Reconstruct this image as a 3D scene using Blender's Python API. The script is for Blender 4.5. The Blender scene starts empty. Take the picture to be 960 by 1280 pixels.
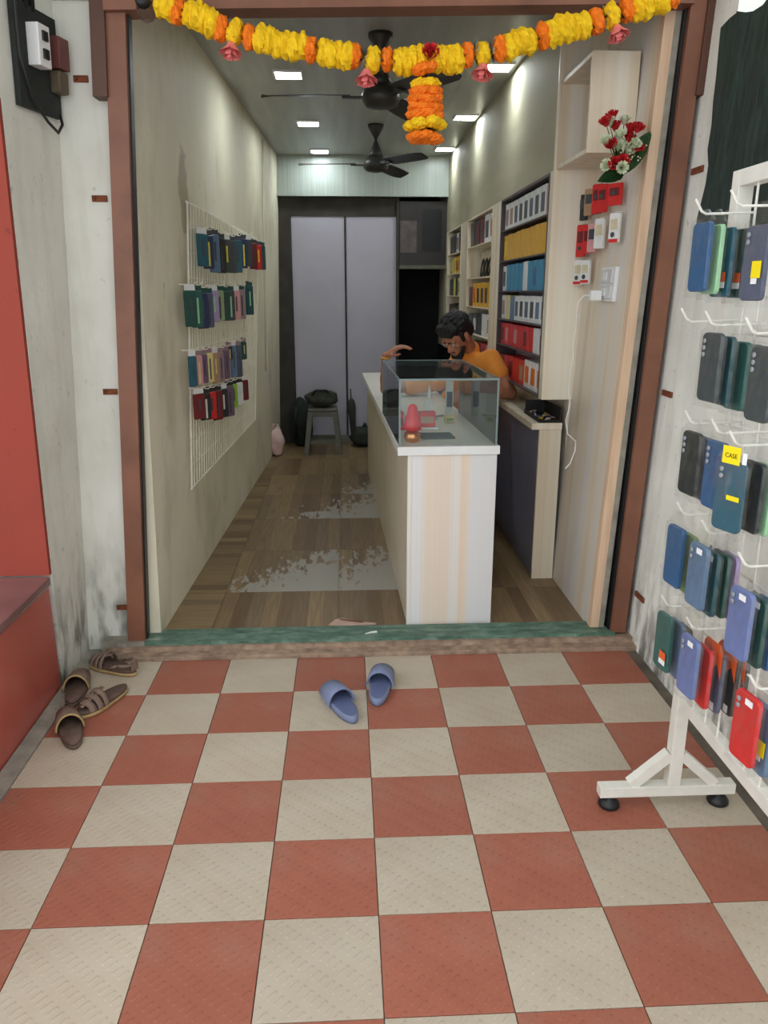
import bpy, bmesh, math, random
from mathutils import Vector, Matrix
random.seed(7)
S = bpy.context.scene
COL = S.collection

# ------------------------------------------------------------------ camera, sky, exposure
cam_d = bpy.data.cameras.new('camera'); cam = bpy.data.objects.new('camera', cam_d); COL.objects.link(cam)
cam_d.sensor_fit = 'HORIZONTAL'; cam_d.sensor_width = 36.0; cam_d.lens = 36.0
cam_d.clip_start = 0.02; cam_d.clip_end = 200
cam.location = (0, 0, 1.5826)
cam.rotation_euler = (math.radians(90 - 15.986), 0, math.radians(-2.803))
S.camera = cam

W = bpy.data.worlds.new('overcast_sky'); S.world = W; W.use_nodes = True
bg = W.node_tree.nodes['Background']
bg.inputs['Color'].default_value = (0.90, 0.96, 1.0, 1); bg.inputs['Strength'].default_value = 1.0
S.view_settings.view_transform = 'Standard'; S.view_settings.look = 'None'
S.view_settings.gamma = 1.0; S.view_settings.use_curve_mapping = False
S.view_settings.exposure = 1.20
LED_STRENGTH = 28.0

# ------------------------------------------------------------------ helpers
def lin(c):
    return tuple(((v/255)/12.92 if v/255 <= .04045 else ((v/255+.055)/1.055)**2.4) for v in c) + (1,)

MATS = {}
def pmat(name, col, rough=.55, var=.08, scale=12.0, metal=0.0, bump=0.0, bscale=60.0, spec=.4, stretch=None, emit=None, alpha=None):
    """plain procedural material: base colour broken up by noise, optional relief"""
    if name in MATS: return MATS[name]
    m = bpy.data.materials.new(name); m.use_nodes = True; MATS[name] = m
    nt = m.node_tree; N = nt.nodes; K = nt.links; b = N['Principled BSDF']
    tc = N.new('ShaderNodeTexCoord'); mp = N.new('ShaderNodeMapping')
    K.new(tc.outputs['Object'], mp.inputs['Vector'])
    if stretch: mp.inputs['Scale'].default_value = stretch
    n = N.new('ShaderNodeTexNoise'); n.inputs['Scale'].default_value = scale; n.inputs['Detail'].default_value = 4
    K.new(mp.outputs[0], n.inputs['Vector'])
    r = N.new('ShaderNodeValToRGB'); c = lin(col)
    r.color_ramp.elements[0].position = .3; r.color_ramp.elements[1].position = .7
    r.color_ramp.elements[0].color = tuple(max(0, x*(1-var*1.6)) for x in c[:3]) + (1,)
    r.color_ramp.elements[1].color = tuple(min(1, x*(1+var)) for x in c[:3]) + (1,)
    K.new(n.outputs['Fac'], r.inputs['Fac']); K.new(r.outputs['Color'], b.inputs['Base Color'])
    b.inputs['Roughness'].default_value = rough; b.inputs['Metallic'].default_value = metal
    b.inputs['Specular IOR Level'].default_value = spec
    if bump:
        n2 = N.new('ShaderNodeTexNoise'); n2.inputs['Scale'].default_value = bscale; n2.inputs['Detail'].default_value = 3
        K.new(mp.outputs[0], n2.inputs['Vector'])
        bp = N.new('ShaderNodeBump'); bp.inputs['Strength'].default_value = bump; bp.inputs['Distance'].default_value = .01
        K.new(n2.outputs['Fac'], bp.inputs['Height']); K.new(bp.outputs[0], b.inputs['Normal'])
    if emit:
        b.inputs['Emission Color'].default_value = (emit[0], emit[1], emit[2], 1); b.inputs['Emission Strength'].default_value = emit[3]
    if alpha is not None: b.inputs['Alpha'].default_value = alpha
    return m

class NB:
    """small node-building helper"""
    def __init__(s, name):
        s.m = bpy.data.materials.new(name); s.m.use_nodes = True; MATS[name] = s.m
        s.N = s.m.node_tree.nodes; s.K = s.m.node_tree.links; s.b = s.N['Principled BSDF']
        s.tc = s.N.new('ShaderNodeTexCoord')
    def co(s, scale=(1,1,1), src='Object', rot=(0,0,0), loc=(0,0,0)):
        mp = s.N.new('ShaderNodeMapping'); mp.inputs['Scale'].default_value = scale; mp.inputs['Rotation'].default_value = rot
        mp.inputs['Location'].default_value = loc
        s.K.new(s.tc.outputs[src], mp.inputs['Vector']); return mp.outputs[0]
    def noise(s, vec, scale=5, detail=4, rough=.5):
        n = s.N.new('ShaderNodeTexNoise'); n.inputs['Scale'].default_value = scale; n.inputs['Detail'].default_value = detail
        n.inputs['Roughness'].default_value = rough; s.K.new(vec, n.inputs['Vector']); return n.outputs['Fac']
    def ramp(s, fac, stops):
        r = s.N.new('ShaderNodeValToRGB'); e = r.color_ramp.elements
        while len(e) < len(stops): e.new(.5)
        for q, (p, c) in zip(e, stops):
            q.position = p; q.color = c if len(c) == 4 else lin(c)
        s.K.new(fac, r.inputs['Fac']); return r.outputs['Color']
    def mix(s, fac, a, b, mode='MIX'):
        x = s.N.new('ShaderNodeMix'); x.data_type = 'RGBA'; x.blend_type = mode
        for inp, v in ((x.inputs[0], fac), (x.inputs[6], a), (x.inputs[7], b)):
            if hasattr(v, 'is_output'): s.K.new(v, inp)
            elif isinstance(v, (int, float)): inp.default_value = v
            else: inp.default_value = v if len(v) == 4 else lin(v)
        return x.outputs[2]
    def math(s, op, a, b=0.0):
        x = s.N.new('ShaderNodeMath'); x.operation = op
        for inp, v in ((x.inputs[0], a), (x.inputs[1], b)):
            if hasattr(v, 'is_output'): s.K.new(v, inp)
            else: inp.default_value = v
        return x.outputs[0]
    def sep(s, vec):
        x = s.N.new('ShaderNodeSeparateXYZ'); s.K.new(vec, x.inputs[0]); return x.outputs
    def bump(s, h, strength=.3, dist=.005):
        x = s.N.new('ShaderNodeBump'); x.inputs['Strength'].default_value = strength; x.inputs['Distance'].default_value = dist
        s.K.new(h, x.inputs['Height']); s.K.new(x.outputs[0], s.b.inputs['Normal'])
    def out(s, col, rough=.7, spec=.3):
        s.K.new(col, s.b.inputs['Base Color']); s.b.inputs['Roughness'].default_value = rough
        s.b.inputs['Specular IOR Level'].default_value = spec; return s.m

GREY = lambda v: (v, v, v, 1)

def plaster(name, base, dirt, amount=.5, seed=0.0, foot=None, footcol=(70, 66, 56)):
    b = NB(name); v = b.co(loc=(seed, seed, seed))
    c = b.mix(b.ramp(b.noise(v, 2.2, 6, .6), [(.38, GREY(0)), (.75, GREY(amount))]), base, dirt)
    c = b.mix(b.ramp(b.noise(b.co((9, 9, 1.1), loc=(seed, 0, 0)), 2.0, 5), [(.5, GREY(0)), (.8, GREY(amount*.8))]), c, dirt)
    c = b.mix(b.ramp(b.noise(v, 26, 3), [(.66, GREY(0)), (.76, GREY(amount*.7))]), c, tuple(int(x*.62) for x in dirt))
    if foot:
        z = b.sep(b.co())[2]
        f = b.math('MULTIPLY', b.ramp(b.math('DIVIDE', z, foot), [(.0, GREY(1)), (1.0, GREY(0))]), b.ramp(b.noise(b.co((6, 6, 2)), 3, 5), [(.42, GREY(0)), (.62, GREY(.85))]))
        c = b.mix(f, c, footcol)
    b.bump(b.noise(v, 40, 5), .35, .004)
    return b.out(c, .85, .2)

def laminate(name, stops, axis=(30, 30, .4), rough=.4):
    b = NB(name)
    c = b.ramp(b.noise(b.co(axis), 1.0, 3, .55), stops)
    return b.out(c, rough, .4)

def mesh_obj(name, bm, mat, parent=None, smooth=False, loc=None, rot=None):
    me = bpy.data.meshes.new(name); bm.normal_update(); bm.to_mesh(me); bm.free()
    return mesh_link(name, me, mat, parent, smooth, loc, rot)

def mesh_link(name, me, mat, parent=None, smooth=False, loc=None, rot=None):
    if mat is not None and not me.materials: me.materials.append(mat)
    if smooth:
        for p in me.polygons: p.use_smooth = True
    o = bpy.data.objects.new(name, me); COL.objects.link(o)
    if parent: o.parent = parent
    if loc: o.location = loc
    if rot: o.rotation_euler = rot
    return o

def empty(name, loc=(0, 0, 0), rz=0.0, rot=None):
    o = bpy.data.objects.new(name, None); COL.objects.link(o); o.location = loc
    o.rotation_euler = rot if rot else (0, 0, rz); o.empty_display_size = .05
    return o

LABELS = {}
def tag(o, label, cat, group=None):
    o['label'] = label; o['category'] = cat
    if group: o['group'] = group
    return o
def struct(o, label=None):
    o['kind'] = 'structure'
    if label: o['label'] = label
    return o

def bx(bm, x0, x1, y0, y1, z0, z1, bev=0.0, lean=0.0):
    """axis box; lean shifts x with height"""
    v = []
    for z in (z0, z1):
        for x, y in ((x0, y0), (x1, y0), (x1, y1), (x0, y1)):
            v.append(bm.verts.new((x + lean*z, y, z)))
    fs = [bm.faces.new([v[i] for i in f]) for f in ((3, 2, 1, 0), (4, 5, 6, 7), (0, 1, 5, 4), (1, 2, 6, 5), (2, 3, 7, 6), (3, 0, 4, 7))]
    if bev:
        es = list({e for f in fs for e in f.edges})
        bmesh.ops.bevel(bm, geom=es, offset=bev, segments=2, profile=.6, affect='EDGES')
    return bm
def box(name, x0, x1, y0, y1, z0, z1, mat, parent=None, bev=0.0, lean=0.0):
    """box mesh whose origin sits at its own base centre"""
    cx, cy = (x0+x1)/2, (y0+y1)/2
    bm = bmesh.new(); bx(bm, x0-cx, x1-cx, y0-cy, y1-cy, 0, z1-z0, bev, lean)
    return mesh_obj(name, bm, mat, parent, loc=(cx + lean*z0, cy, z0))
def quad(bm, *pts):
    bm.faces.new([bm.verts.new(p) for p in pts])

def tube(bm, pts, r, seg=8, caps=True, closed=False):
    """swept tube along points; r a number or list"""
    pts = [Vector(p) for p in pts]; n = len(pts); rings = []
    up = None
    for i, p in enumerate(pts):
        if closed: t = pts[(i+1) % n] - pts[i-1]
        else: t = pts[min(i+1, n-1)] - pts[max(i-1, 0)]
        t.normalize()
        if up is None:
            up = Vector((0, 0, 1)) if abs(t.z) < .9 else Vector((1, 0, 0))
        a = t.cross(up); a.normalize(); up = a.cross(t); up.normalize()
        rr = r[i] if isinstance(r, (list, tuple)) else r
        rings.append([bm.verts.new(p + a*(rr*math.cos(2*math.pi*k/seg)) + up*(rr*math.sin(2*math.pi*k/seg))) for k in range(seg)])
    for i in range(n if closed else n-1):
        A, B = rings[i], rings[(i+1) % n]
        for k in range(seg): bm.faces.new((A[k], A[(k+1) % seg], B[(k+1) % seg], B[k]))
    if caps and not closed:
        bm.faces.new(rings[0][::-1]); bm.faces.new(rings[-1])
    bmesh.ops.recalc_face_normals(bm, faces=bm.faces)
    return bm
def tube_obj(name, pts, r, mat, parent=None, seg=8, closed=False):
    bm = bmesh.new(); tube(bm, pts, r, seg, True, closed); return mesh_obj(name, bm, mat, parent, smooth=seg > 6)

def lathe(bm, prof, seg=20, c=(0, 0, 0)):
    """surface of revolution about z; prof list of (radius, z)"""
    rings = []
    for r, z in prof:
        rings.append([bm.verts.new((c[0]+max(r, 1e-4)*math.cos(2*math.pi*k/seg), c[1]+max(r, 1e-4)*math.sin(2*math.pi*k/seg), c[2]+z)) for k in range(seg)])
    for A, B in zip(rings, rings[1:]):
        for k in range(seg): bm.faces.new((A[k], A[(k+1) % seg], B[(k+1) % seg], B[k]))
    bm.faces.new(rings[0][::-1]); bm.faces.new(rings[-1])
    bmesh.ops.recalc_face_normals(bm, faces=bm.faces)
    return bm
def lathe_obj(name, prof, mat, parent=None, seg=20, loc=None, smooth=True, rot=None):
    bm = bmesh.new(); lathe(bm, prof, seg); return mesh_obj(name, bm, mat, parent, smooth, loc, rot)

def rrect(w, h, r, n=3):
    """outline of a rounded rectangle hanging from z=0, centred on x"""
    pts = []
    for cx, cz, a0 in ((w/2-r, -r, 0), (-w/2+r, -r, 90), (-w/2+r, -h+r, 180), (w/2-r, -h+r, 270)):
        for k in range(n+1):
            a = math.radians(a0 + 90*k/n); pts.append((cx+r*math.cos(a), cz+r*math.sin(a)))
    return pts
def prism_y(bm, outline, y0, y1, inset=0.0):
    """extrude an xz outline between y0 (front) and y1; inset softens the front edge"""
    cx = sum(p[0] for p in outline)/len(outline); cz = sum(p[1] for p in outline)/len(outline)
    f = 1-inset
    loops = []
    if inset: loops.append([bm.verts.new((cx+(x-cx)*f, y0, cz+(z-cz)*f)) for x, z in outline]); ya = y0 + (y1-y0)*.3
    else: ya = y0
    loops.append([bm.verts.new((x, ya, z)) for x, z in outline]); loops.append([bm.verts.new((x, y1, z)) for x, z in outline])
    n = len(outline)
    for A, B in zip(loops, loops[1:]):
        for k in range(n): bm.faces.new((A[k], A[(k+1) % n], B[(k+1) % n], B[k]))
    bm.faces.new(loops[0]); bm.faces.new(loops[-1][::-1])
    bmesh.ops.recalc_face_normals(bm, faces=bm.faces)
    return bm

ORD = ['first', 'second', 'third', 'fourth', 'fifth', 'sixth', 'seventh', 'eighth', 'ninth', 'tenth', 'eleventh', 'twelfth', 'thirteenth', 'fourteenth']
RND = random.Random(11)

# ------------------------------------------------------------------ materials
M_WALLOUT = plaster('weathered_white_paint', (222, 221, 211), (176, 172, 158), .45, 0, .55)
M_WALLR = plaster('stained_white_paint', (238, 238, 230), (186, 184, 174), .55, 3.1, .5)
M_RED = plaster('red_oxide_paint', (152, 68, 56), (138, 66, 54), .5, 5.0)
M_REDGLOSS = pmat('red_oxide_polished', (176, 88, 76), .28, .1, 3.0, spec=.5)
M_CEIL = laminate('grey_ceiling_panel', [(.3, (150, 152, 146)), (.7, (172, 174, 168))], (14, 1, 1), .38)
M_SOFFIT = laminate('ribbed_pale_panel', [(.3, (150, 158, 150)), (.7, (170, 177, 170))], (60, 1, .5), .3)
M_BROWN = pmat('brown_shutter_paint', (128, 84, 64), .5, .16, 5, bump=.15, bscale=30)
M_DARKBROWN = pmat('dark_brown_shutter_paint', (88, 58, 44), .55, .16, 6, bump=.15)
M_RUST = pmat('rusty_iron', (122, 66, 40), .85, .3, 40, bump=.3)
M_CEMENT = pmat('grey_cement', (150, 144, 132), .9, .18, 14, bump=.4, bscale=50)
M_MORTAR = pmat('pinkish_cement_mortar', (158, 134, 114), .9, .25, 22, bump=.5, bscale=50)
M_GUTTER = pmat('damp_dark_cement', (104, 95, 84), .8, .25, 9, bump=.4)
M_PLY = laminate('raw_plywood_edge', [(.3, (206, 172, 142)), (.7, (226, 196, 166))], (40, 40, 3), .7)
M_WHITE = pmat('white_plastic', (226, 226, 224), .4, .03)
M_WMETAL = pmat('white_powder_coated_steel', (228, 225, 215), .42, .04, 20)
M_CWIRE = pmat('cream_coated_wire', (240, 234, 218), .5, .05, 20)
M_BLACK = pmat('black_plastic', (26, 27, 28), .45, .1)
M_DKWOOD = pmat('black_stained_board', (38, 42, 38), .8, .25, 9, bump=.3)
M_LAM = laminate('striped_beige_laminate', [(.36, (214, 196, 166)), (.5, (222, 208, 184)), (.62, (228, 220, 204))], (12, 12, .08), .42)
def counter_laminate():
    b = NB('pale_striped_counter_laminate'); x = b.math('DIVIDE', b.sep(b.co())[0], .405)
    c = b.ramp(x, [(.0, (222, 222, 224)), (.13, (224, 222, 220)), (.20, (226, 212, 196)), (.46, (226, 208, 190)), (.50, (224, 220, 214)), (.58, (224, 218, 210)), (.61, (228, 206, 184)), (.68, (226, 210, 192)), (.71, (218, 218, 218)), (1.0, (214, 214, 214))])
    c = b.mix(b.ramp(b.noise(b.co((90, 4, .1)), 1, 2), [(.45, GREY(0)), (.75, GREY(.4))]), c, (222, 196, 172))
    return b.out(c, .35, .4)
M_LAMW = counter_laminate()
M_LAMG = laminate('grey_beige_streaked_laminate', [(.34, (208, 192, 168)), (.47, (220, 206, 186)), (.58, (212, 204, 196)), (.68, (216, 216, 214))], (10, 10, .06), .42)
M_LAMTOP = pmat('off_white_worktop', (226, 222, 212), .3, .03, 5)
M_SIDE = pmat('cream_counter_side', (214, 202, 180), .4, .05, 4)
M_UWALL = pmat('greenish_beige_laminate', (172, 166, 142), .7, .06, 3, spec=.2, stretch=(3, .6, 3))
M_NAVYGREY = pmat('slate_blue_laminate', (134, 134, 154), .45, .08, 3)
M_LILAC = pmat('lavender_white_board', (176, 172, 184), .45, .05, 2)
M_DARKFRAME = pmat('dark_door_frame', (58, 54, 48), .7, .2, 8)
M_VOID = pmat('back_opening_shade', (16, 18, 18), .9, .2, 4)  # near-black colour stands in for the shade beyond the back partition

def tile_mat(name, a, b_, seed):
    b = NB(name); 
    oi = b.N.new('ShaderNodeObjectInfo')
    c = b.mix(b.ramp(b.noise(b.co(), 5, 5, .6), [(.35, GREY(0)), (.7, GREY(1))]), a, b_)
    c = b.mix(b.math('MULTIPLY', oi.outputs['Random'], .35), c, tuple(int(x*.86) for x in a))
    c = b.mix(b.ramp(b.noise(b.co(loc=(seed, 2, 0)), 3, 4), [(.52, GREY(0)), (.8, GREY(.3))]), c, (160, 142, 124))
    # anti-slip relief: short diagonal ridges
    w = b.N.new('ShaderNodeTexWave'); w.wave_type = 'BANDS'; w.bands_direction = 'X'
    w.inputs['Scale'].default_value = 14; w.inputs['Distortion'].default_value = .6
    b.K.new(b.co(rot=(0, 0, math.radians(40))), w.inputs['Vector'])
    w2 = b.N.new('ShaderNodeTexWave'); w2.bands_direction = 'Y'; w2.inputs['Scale'].default_value = 6
    b.K.new(b.co(rot=(0, 0, math.radians(40))), w2.inputs['Vector'])
    h = b.math('MULTIPLY', b.ramp(w.outputs['Fac'], [(.55, GREY(0)), (.8, GREY(1))]), b.ramp(w2.outputs['Fac'], [(.3, GREY(0)), (.6, GREY(1))]))
    b.bump(h, .35, .004)
    return b.out(c, .5, .35)
M_TRED = tile_mat('red_antislip_tile', (165, 99, 79), (155, 89, 70), 1)
M_TCREAM = tile_mat('cream_antislip_tile', (193, 180, 161), (183, 168, 147), 4)

def wood_tile(name, worn=0.0, off=(0, 0)):
    b = NB(name); oi = b.N.new('ShaderNodeObjectInfo')
    v = b.sep(b.co())
    idx = b.math('FLOOR', b.math('DIVIDE', v[0], .075))
    wn = b.N.new('ShaderNodeTexWhiteNoise'); wn.noise_dimensions = '2D'
    cb = b.N.new('ShaderNodeCombineXYZ'); b.K.new(idx, cb.inputs[0]); b.K.new(oi.outputs['Random'], cb.inputs[1])
    b.K.new(cb.outputs[0], wn.inputs['Vector'])
    c = b.ramp(wn.outputs['Value'], [(0, (106, 84, 60)), (.35, (130, 108, 78)), (.7, (150, 126, 90)), (1, (120, 102, 80))])
    g = b.noise(b.co((40, 3, 3)), 1.5, 4)
    c = b.mix(b.ramp(g, [(.35, GREY(0)), (.7, GREY(.5))]), c, (92, 70, 48))
    if worn:
        fr = b.math('FRACT', b.math('DIVIDE', v[0], .075))
        n = b.noise(b.co((16, 5, 5), loc=(off[0], off[1], 0)), 1.6, 6, .65)
        grad = b.math('ADD', b.math('MULTIPLY', v[0], .55), b.math('MULTIPLY', v[1], -.45))
        mk = b.ramp(b.math('ADD', n, grad), [(worn, GREY(0)), (worn+.05, GREY(.85))])
        c = b.mix(mk, c, (168, 164, 156))
    return b.out(c, .42, .35)
M_WT = wood_tile('wood_print_tile'); M_WT1 = wood_tile('wood_print_tile_with_white_residue', .47, (3, 1)); M_WT2 = wood_tile('wood_print_tile_mostly_residue', .34, (1, 7)); M_WT3 = wood_tile('wood_print_tile_slight_residue', .64, (5, 2))

def green_marble():
    b = NB('green_marble'); 
    c = b.ramp(b.noise(b.co((3, 8, 8)), 3, 6, .7), [(.3, (52, 78, 66)), (.47, (80, 110, 94)), (.6, (112, 138, 122)), (.72, (170, 174, 160))])
    return b.out(c, .45, .4)
M_MARBLE = green_marble()

def left_wall_mat():
    b = NB('greenish_grey_interior_paint')
    c = b.mix(b.ramp(b.noise(b.co((1, .8, .5)), 1.6, 5, .6), [(.35, GREY(0)), (.75, GREY(.6))]), (228, 221, 199), (196, 186, 152))
    c = b.mix(b.ramp(b.noise(b.co((1, 1.3, .7)), 2.2, 6, .62), [(.5, GREY(0)), (.78, GREY(.55))]), c, (148, 138, 104))
    # brown damp stain with a shape of its own, above the wire grid
    p = b.sep(b.co())
    d1 = b.math('DIVIDE', b.math('SUBTRACT', p[1], 4.16), .21); d2 = b.math('DIVIDE', b.math('SUBTRACT', p[2], 2.05), .34)
    d = b.math('SQRT', b.math('ADD', b.math('MULTIPLY', d1, d1), b.math('MULTIPLY', d2, d2)))
    d = b.math('ADD', d, b.math('MULTIPLY', b.noise(b.co(), 7, 4), .9))
    c = b.mix(b.ramp(d, [(.0, GREY(.6)), (.9, GREY(.5)), (1.35, GREY(0))]), c, (128, 106, 78))
    # scuffs
    c = b.mix(b.ramp(b.noise(b.co((1, 6, 3)), 2.6, 4), [(.70, GREY(0)), (.76, GREY(.6))]), c, (120, 108, 84))
    b.bump(b.noise(b.co(), 30, 4), .2, .003)
    return b.out(c, .62, .3)
M_LWALL = left_wall_mat()

def glass_mat():
    m = bpy.data.materials.new('clear_greenish_glass'); m.use_nodes = True
    N = m.node_tree.nodes; K = m.node_tree.links; N.remove(N['Principled BSDF'])
    t = N.new('ShaderNodeBsdfTransparent'); t.inputs[0].default_value = (.93, .96, .95, 1)
    g = N.new('ShaderNodeBsdfGlossy'); g.inputs['Roughness'].default_value = .03; g.inputs['Color'].default_value = (.95, .97, 1, 1)
    d = N.new('ShaderNodeBsdfDiffuse'); d.inputs['Color'].default_value = (.75, .8, .8, 1)
    n = N.new('ShaderNodeTexNoise'); n.inputs['Scale'].default_value = 6
    f = N.new('ShaderNodeFresnel'); f.inputs['IOR'].default_value = 1.26
    mu = N.new('ShaderNodeMath'); mu.operation = 'MULTIPLY'; mu.inputs[1].default_value = .03; K.new(n.outputs['Fac'], mu.inputs[0])
    a = N.new('ShaderNodeMixShader'); K.new(f.outputs[0], a.inputs[0]); K.new(t.outputs[0], a.inputs[1]); K.new(g.outputs[0], a.inputs[2])
    c = N.new('ShaderNodeMixShader'); K.new(mu.outputs[0], c.inputs[0]); K.new(a.outputs[0], c.inputs[1]); K.new(d.outputs[0], c.inputs[2])
    K.new(c.outputs[0], N['Material Output'].inputs[0]); return m
M_GLASS = glass_mat()
M_GLASSEDGE = pmat('grey_green_glass_edge', (120, 136, 134), .25, .05)

def film_mat():
    m = bpy.data.materials.new('clear_plastic_bag'); m.use_nodes = True
    N = m.node_tree.nodes; K = m.node_tree.links; N.remove(N['Principled BSDF'])
    t = N.new('ShaderNodeBsdfTransparent')
    g = N.new('ShaderNodeBsdfGlossy'); g.inputs['Roughness'].default_value = .22; g.inputs['Color'].default_value = (.9, .92, .95, 1)
    n = N.new('ShaderNodeTexNoise'); n.inputs['Scale'].default_value = 16; n.inputs['Distortion'].default_value = .8
    tc = N.new('ShaderNodeTexCoord'); K.new(tc.outputs['Object'], n.inputs['Vector'])
    bp = N.new('ShaderNodeBump'); bp.inputs['Strength'].default_value = .25; bp.inputs['Distance'].default_value = .01
    K.new(n.outputs['Fac'], bp.inputs['Height']); K.new(bp.outputs[0], g.inputs['Normal'])
    r = N.new('ShaderNodeValToRGB'); r.color_ramp.elements[0].position = .35; r.color_ramp.elements[0].color = (.03,)*3+(1,); r.color_ramp.elements[1].position = .75; r.color_ramp.elements[1].color = (.22,)*3+(1,)
    K.new(n.outputs['Fac'], r.inputs[0])
    a = N.new('ShaderNodeMixShader'); K.new(r.outputs[0], a.inputs[0]); K.new(t.outputs[0], a.inputs[1]); K.new(g.outputs[0], a.inputs[2])
    K.new(a.outputs[0], N['Material Output'].inputs[0]); return m
M_FILM = film_mat()

PAL = dict(blue=(52, 92, 134), mint=(158, 206, 160), teal=(44, 92, 108), dkgreen=(40, 78, 70), slate=(86, 92, 112), charcoal=(66, 74, 76), dkteal=(36, 78, 84),
  green=(52, 98, 92), black=(44, 48, 50), navy=(48, 58, 92), fern=(120, 160, 92), steel=(96, 122, 150), lilac=(168, 146, 188), periwinkle=(108, 124, 172), red=(206, 44, 44),
  dkgrey=(70, 74, 78), maroon=(112, 36, 40), sage=(146, 164, 124), pink=(206, 150, 150), mauve=(150, 124, 130), plum=(112, 88, 112), cream=(218, 206, 140), tan=(172, 138, 108),
  lime=(140, 190, 60), white=(222, 222, 220), yellow=(226, 172, 36), orange=(230, 110, 30), cyan=(44, 138, 176), brown=(70, 46, 36), beige=(206, 194, 164), lemon=(232, 214, 60))
CNAME = dict(dkgreen='dark green', dkteal='dark teal', dkgrey='dark grey', mint='pale mint', fern='fern green', slate='slate grey', charcoal='charcoal', steel='steel blue', periwinkle='periwinkle blue', lemon='bright yellow', cyan='cyan blue')
def cname(c): return CNAME.get(c, c)
def pal(c, rough=.4): return pmat('tint_'+cname(c).replace(' ', '_'), PAL[c], rough, .07, 30)

# ------------------------------------------------------------------ the setting
LW = lambda y, z: -.878 + .0365*(y-3.4) + .028*z           # inner left wall surface
RW = lambda z: 1.14 + .04*z                                # near right panel surface
ZF, ZC = .04, 2.84

# pavement and its tiles
bm = bmesh.new(); bx(bm, -3.5, 3.0, -2.5, 3.374, -.12, -.012); pave = struct(mesh_obj('pavement', bm, M_CEMENT), 'chequered red and cream tiled pavement before the shop')
tile_mesh = {}
def tile_me(w, d, key):
    if key not in tile_mesh:
        b = bmesh.new(); bx(b, -w/2+.0012, w/2-.0012, -d/2+.0012, d/2-.0012, -.014, 0, .0015)
        me = bpy.data.meshes.new('tile'); b.normal_update(); b.to_mesh(me); b.free(); tile_mesh[key] = me
    return tile_mesh[key]
for r in range(0, 13):
    for c in range(-1, 7):
        y = 2.856 + .15 - .3*r; x = -.833 + .15 + .3*c; red = (c + r) % 2 == 0
        o = bpy.data.objects.new('tile', tile_me(.3, .3, red)); COL.objects.link(o); o.parent = pave
        if not o.data.materials: o.data.materials.append(M_TRED if red else M_TCREAM)
        o.location = (x, y, RND.uniform(-.0008, .0004))
box('cement_edge', -1.20, -1.134, -1.5, 3.17, -.012, .004, M_CEMENT, pave)
box('gutter', 1.269, 1.33, -1.5, 3.17, -.012, -.004, M_GUTTER, pave)
# damp dirt line in front of the sill
box('mortar_edge', -1.10, 1.32, 3.158, 3.225, -.012, .018, M_MORTAR, pave, .004)

# threshold: cement bed and green marble slab
th = struct(empty('trim_1', (0, 3.3, 0)), 'worn green marble door sill')
def ragged_slab(name, x0, x1, y0, y1, z0, z1, mat, parent, amp, n=60):
    b = bmesh.new(); rr = random.Random(3); front = [(x0+(x1-x0)*i/n, y0 + rr.uniform(-amp, amp)) for i in range(n+1)]
    T = [b.verts.new((x, y, z1)) for x, y in front] ; Tb = [b.verts.new((x, y1, z1)) for x, y in front]
    Bf = [b.verts.new((x, y-amp*.6, z0)) for x, y in front]
    for i in range(n):
        b.faces.new((T[i], T[i+1], Tb[i+1], Tb[i])); b.faces.new((Bf[i], Bf[i+1], T[i+1], T[i]))
    b.faces.new((Bf[0], T[0], Tb[0], b.verts.new((x0, y1, z0)))); b.faces.new((T[-1], Bf[-1], b.verts.new((x1, y1, z0)), Tb[-1]))
    o = mesh_obj(name, b, mat); o.parent = parent; o.location = (0, -3.3, 0) ; return o
ragged_slab('cement_bed', -1.10, 1.32, 3.212, 3.40, 0, .038, M_MORTAR, th, .006)
ragged_slab('marble_slab', -.93, 1.24, 3.236, 3.375, .036, .053, M_MARBLE, th, .004)
ragged_slab('cement_patch', -1.12, -.93, 3.225, 3.40, .0, .056, M_CEMENT, th, .004, 12)

# shop floor with wood-print tiles
bm = bmesh.new(); bx(bm, -1.1, 1.3, 3.375, 8.7, -.05, ZF-.006); fl = struct(mesh_obj('floor', bm, M_CEMENT), 'wood print tiled shop floor')
ys = [3.377] + [3.86 + .685*k for k in range(0, 7)] + [8.65]; xs = [-1.0, -.655, -.055, .545, 1.145]
worn = {(1, 1): M_WT1, (2, 1): M_WT2, (2, 2): M_WT3, (1, 3): M_WT3, (2, 3): M_WT2, (2, 4): M_WT1}
for j in range(len(ys)-1):
    for i in range(len(xs)-1):
        w, d = xs[i+1]-xs[i], ys[j+1]-ys[j]; b = bmesh.new()
        turn = i == 0
        if turn: w, d = d, w
        bx(b, -w/2+.001, w/2-.001, -d/2+.001, d/2-.001, -.008, 0)
        mesh_obj('tile', b, worn.get((i, j), M_WT), fl, loc=((xs[i]+xs[i+1])/2, (ys[j]+ys[j+1])/2, ZF + (0 if i else .0)), rot=(0, 0, math.pi/2) if turn else None)

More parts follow.
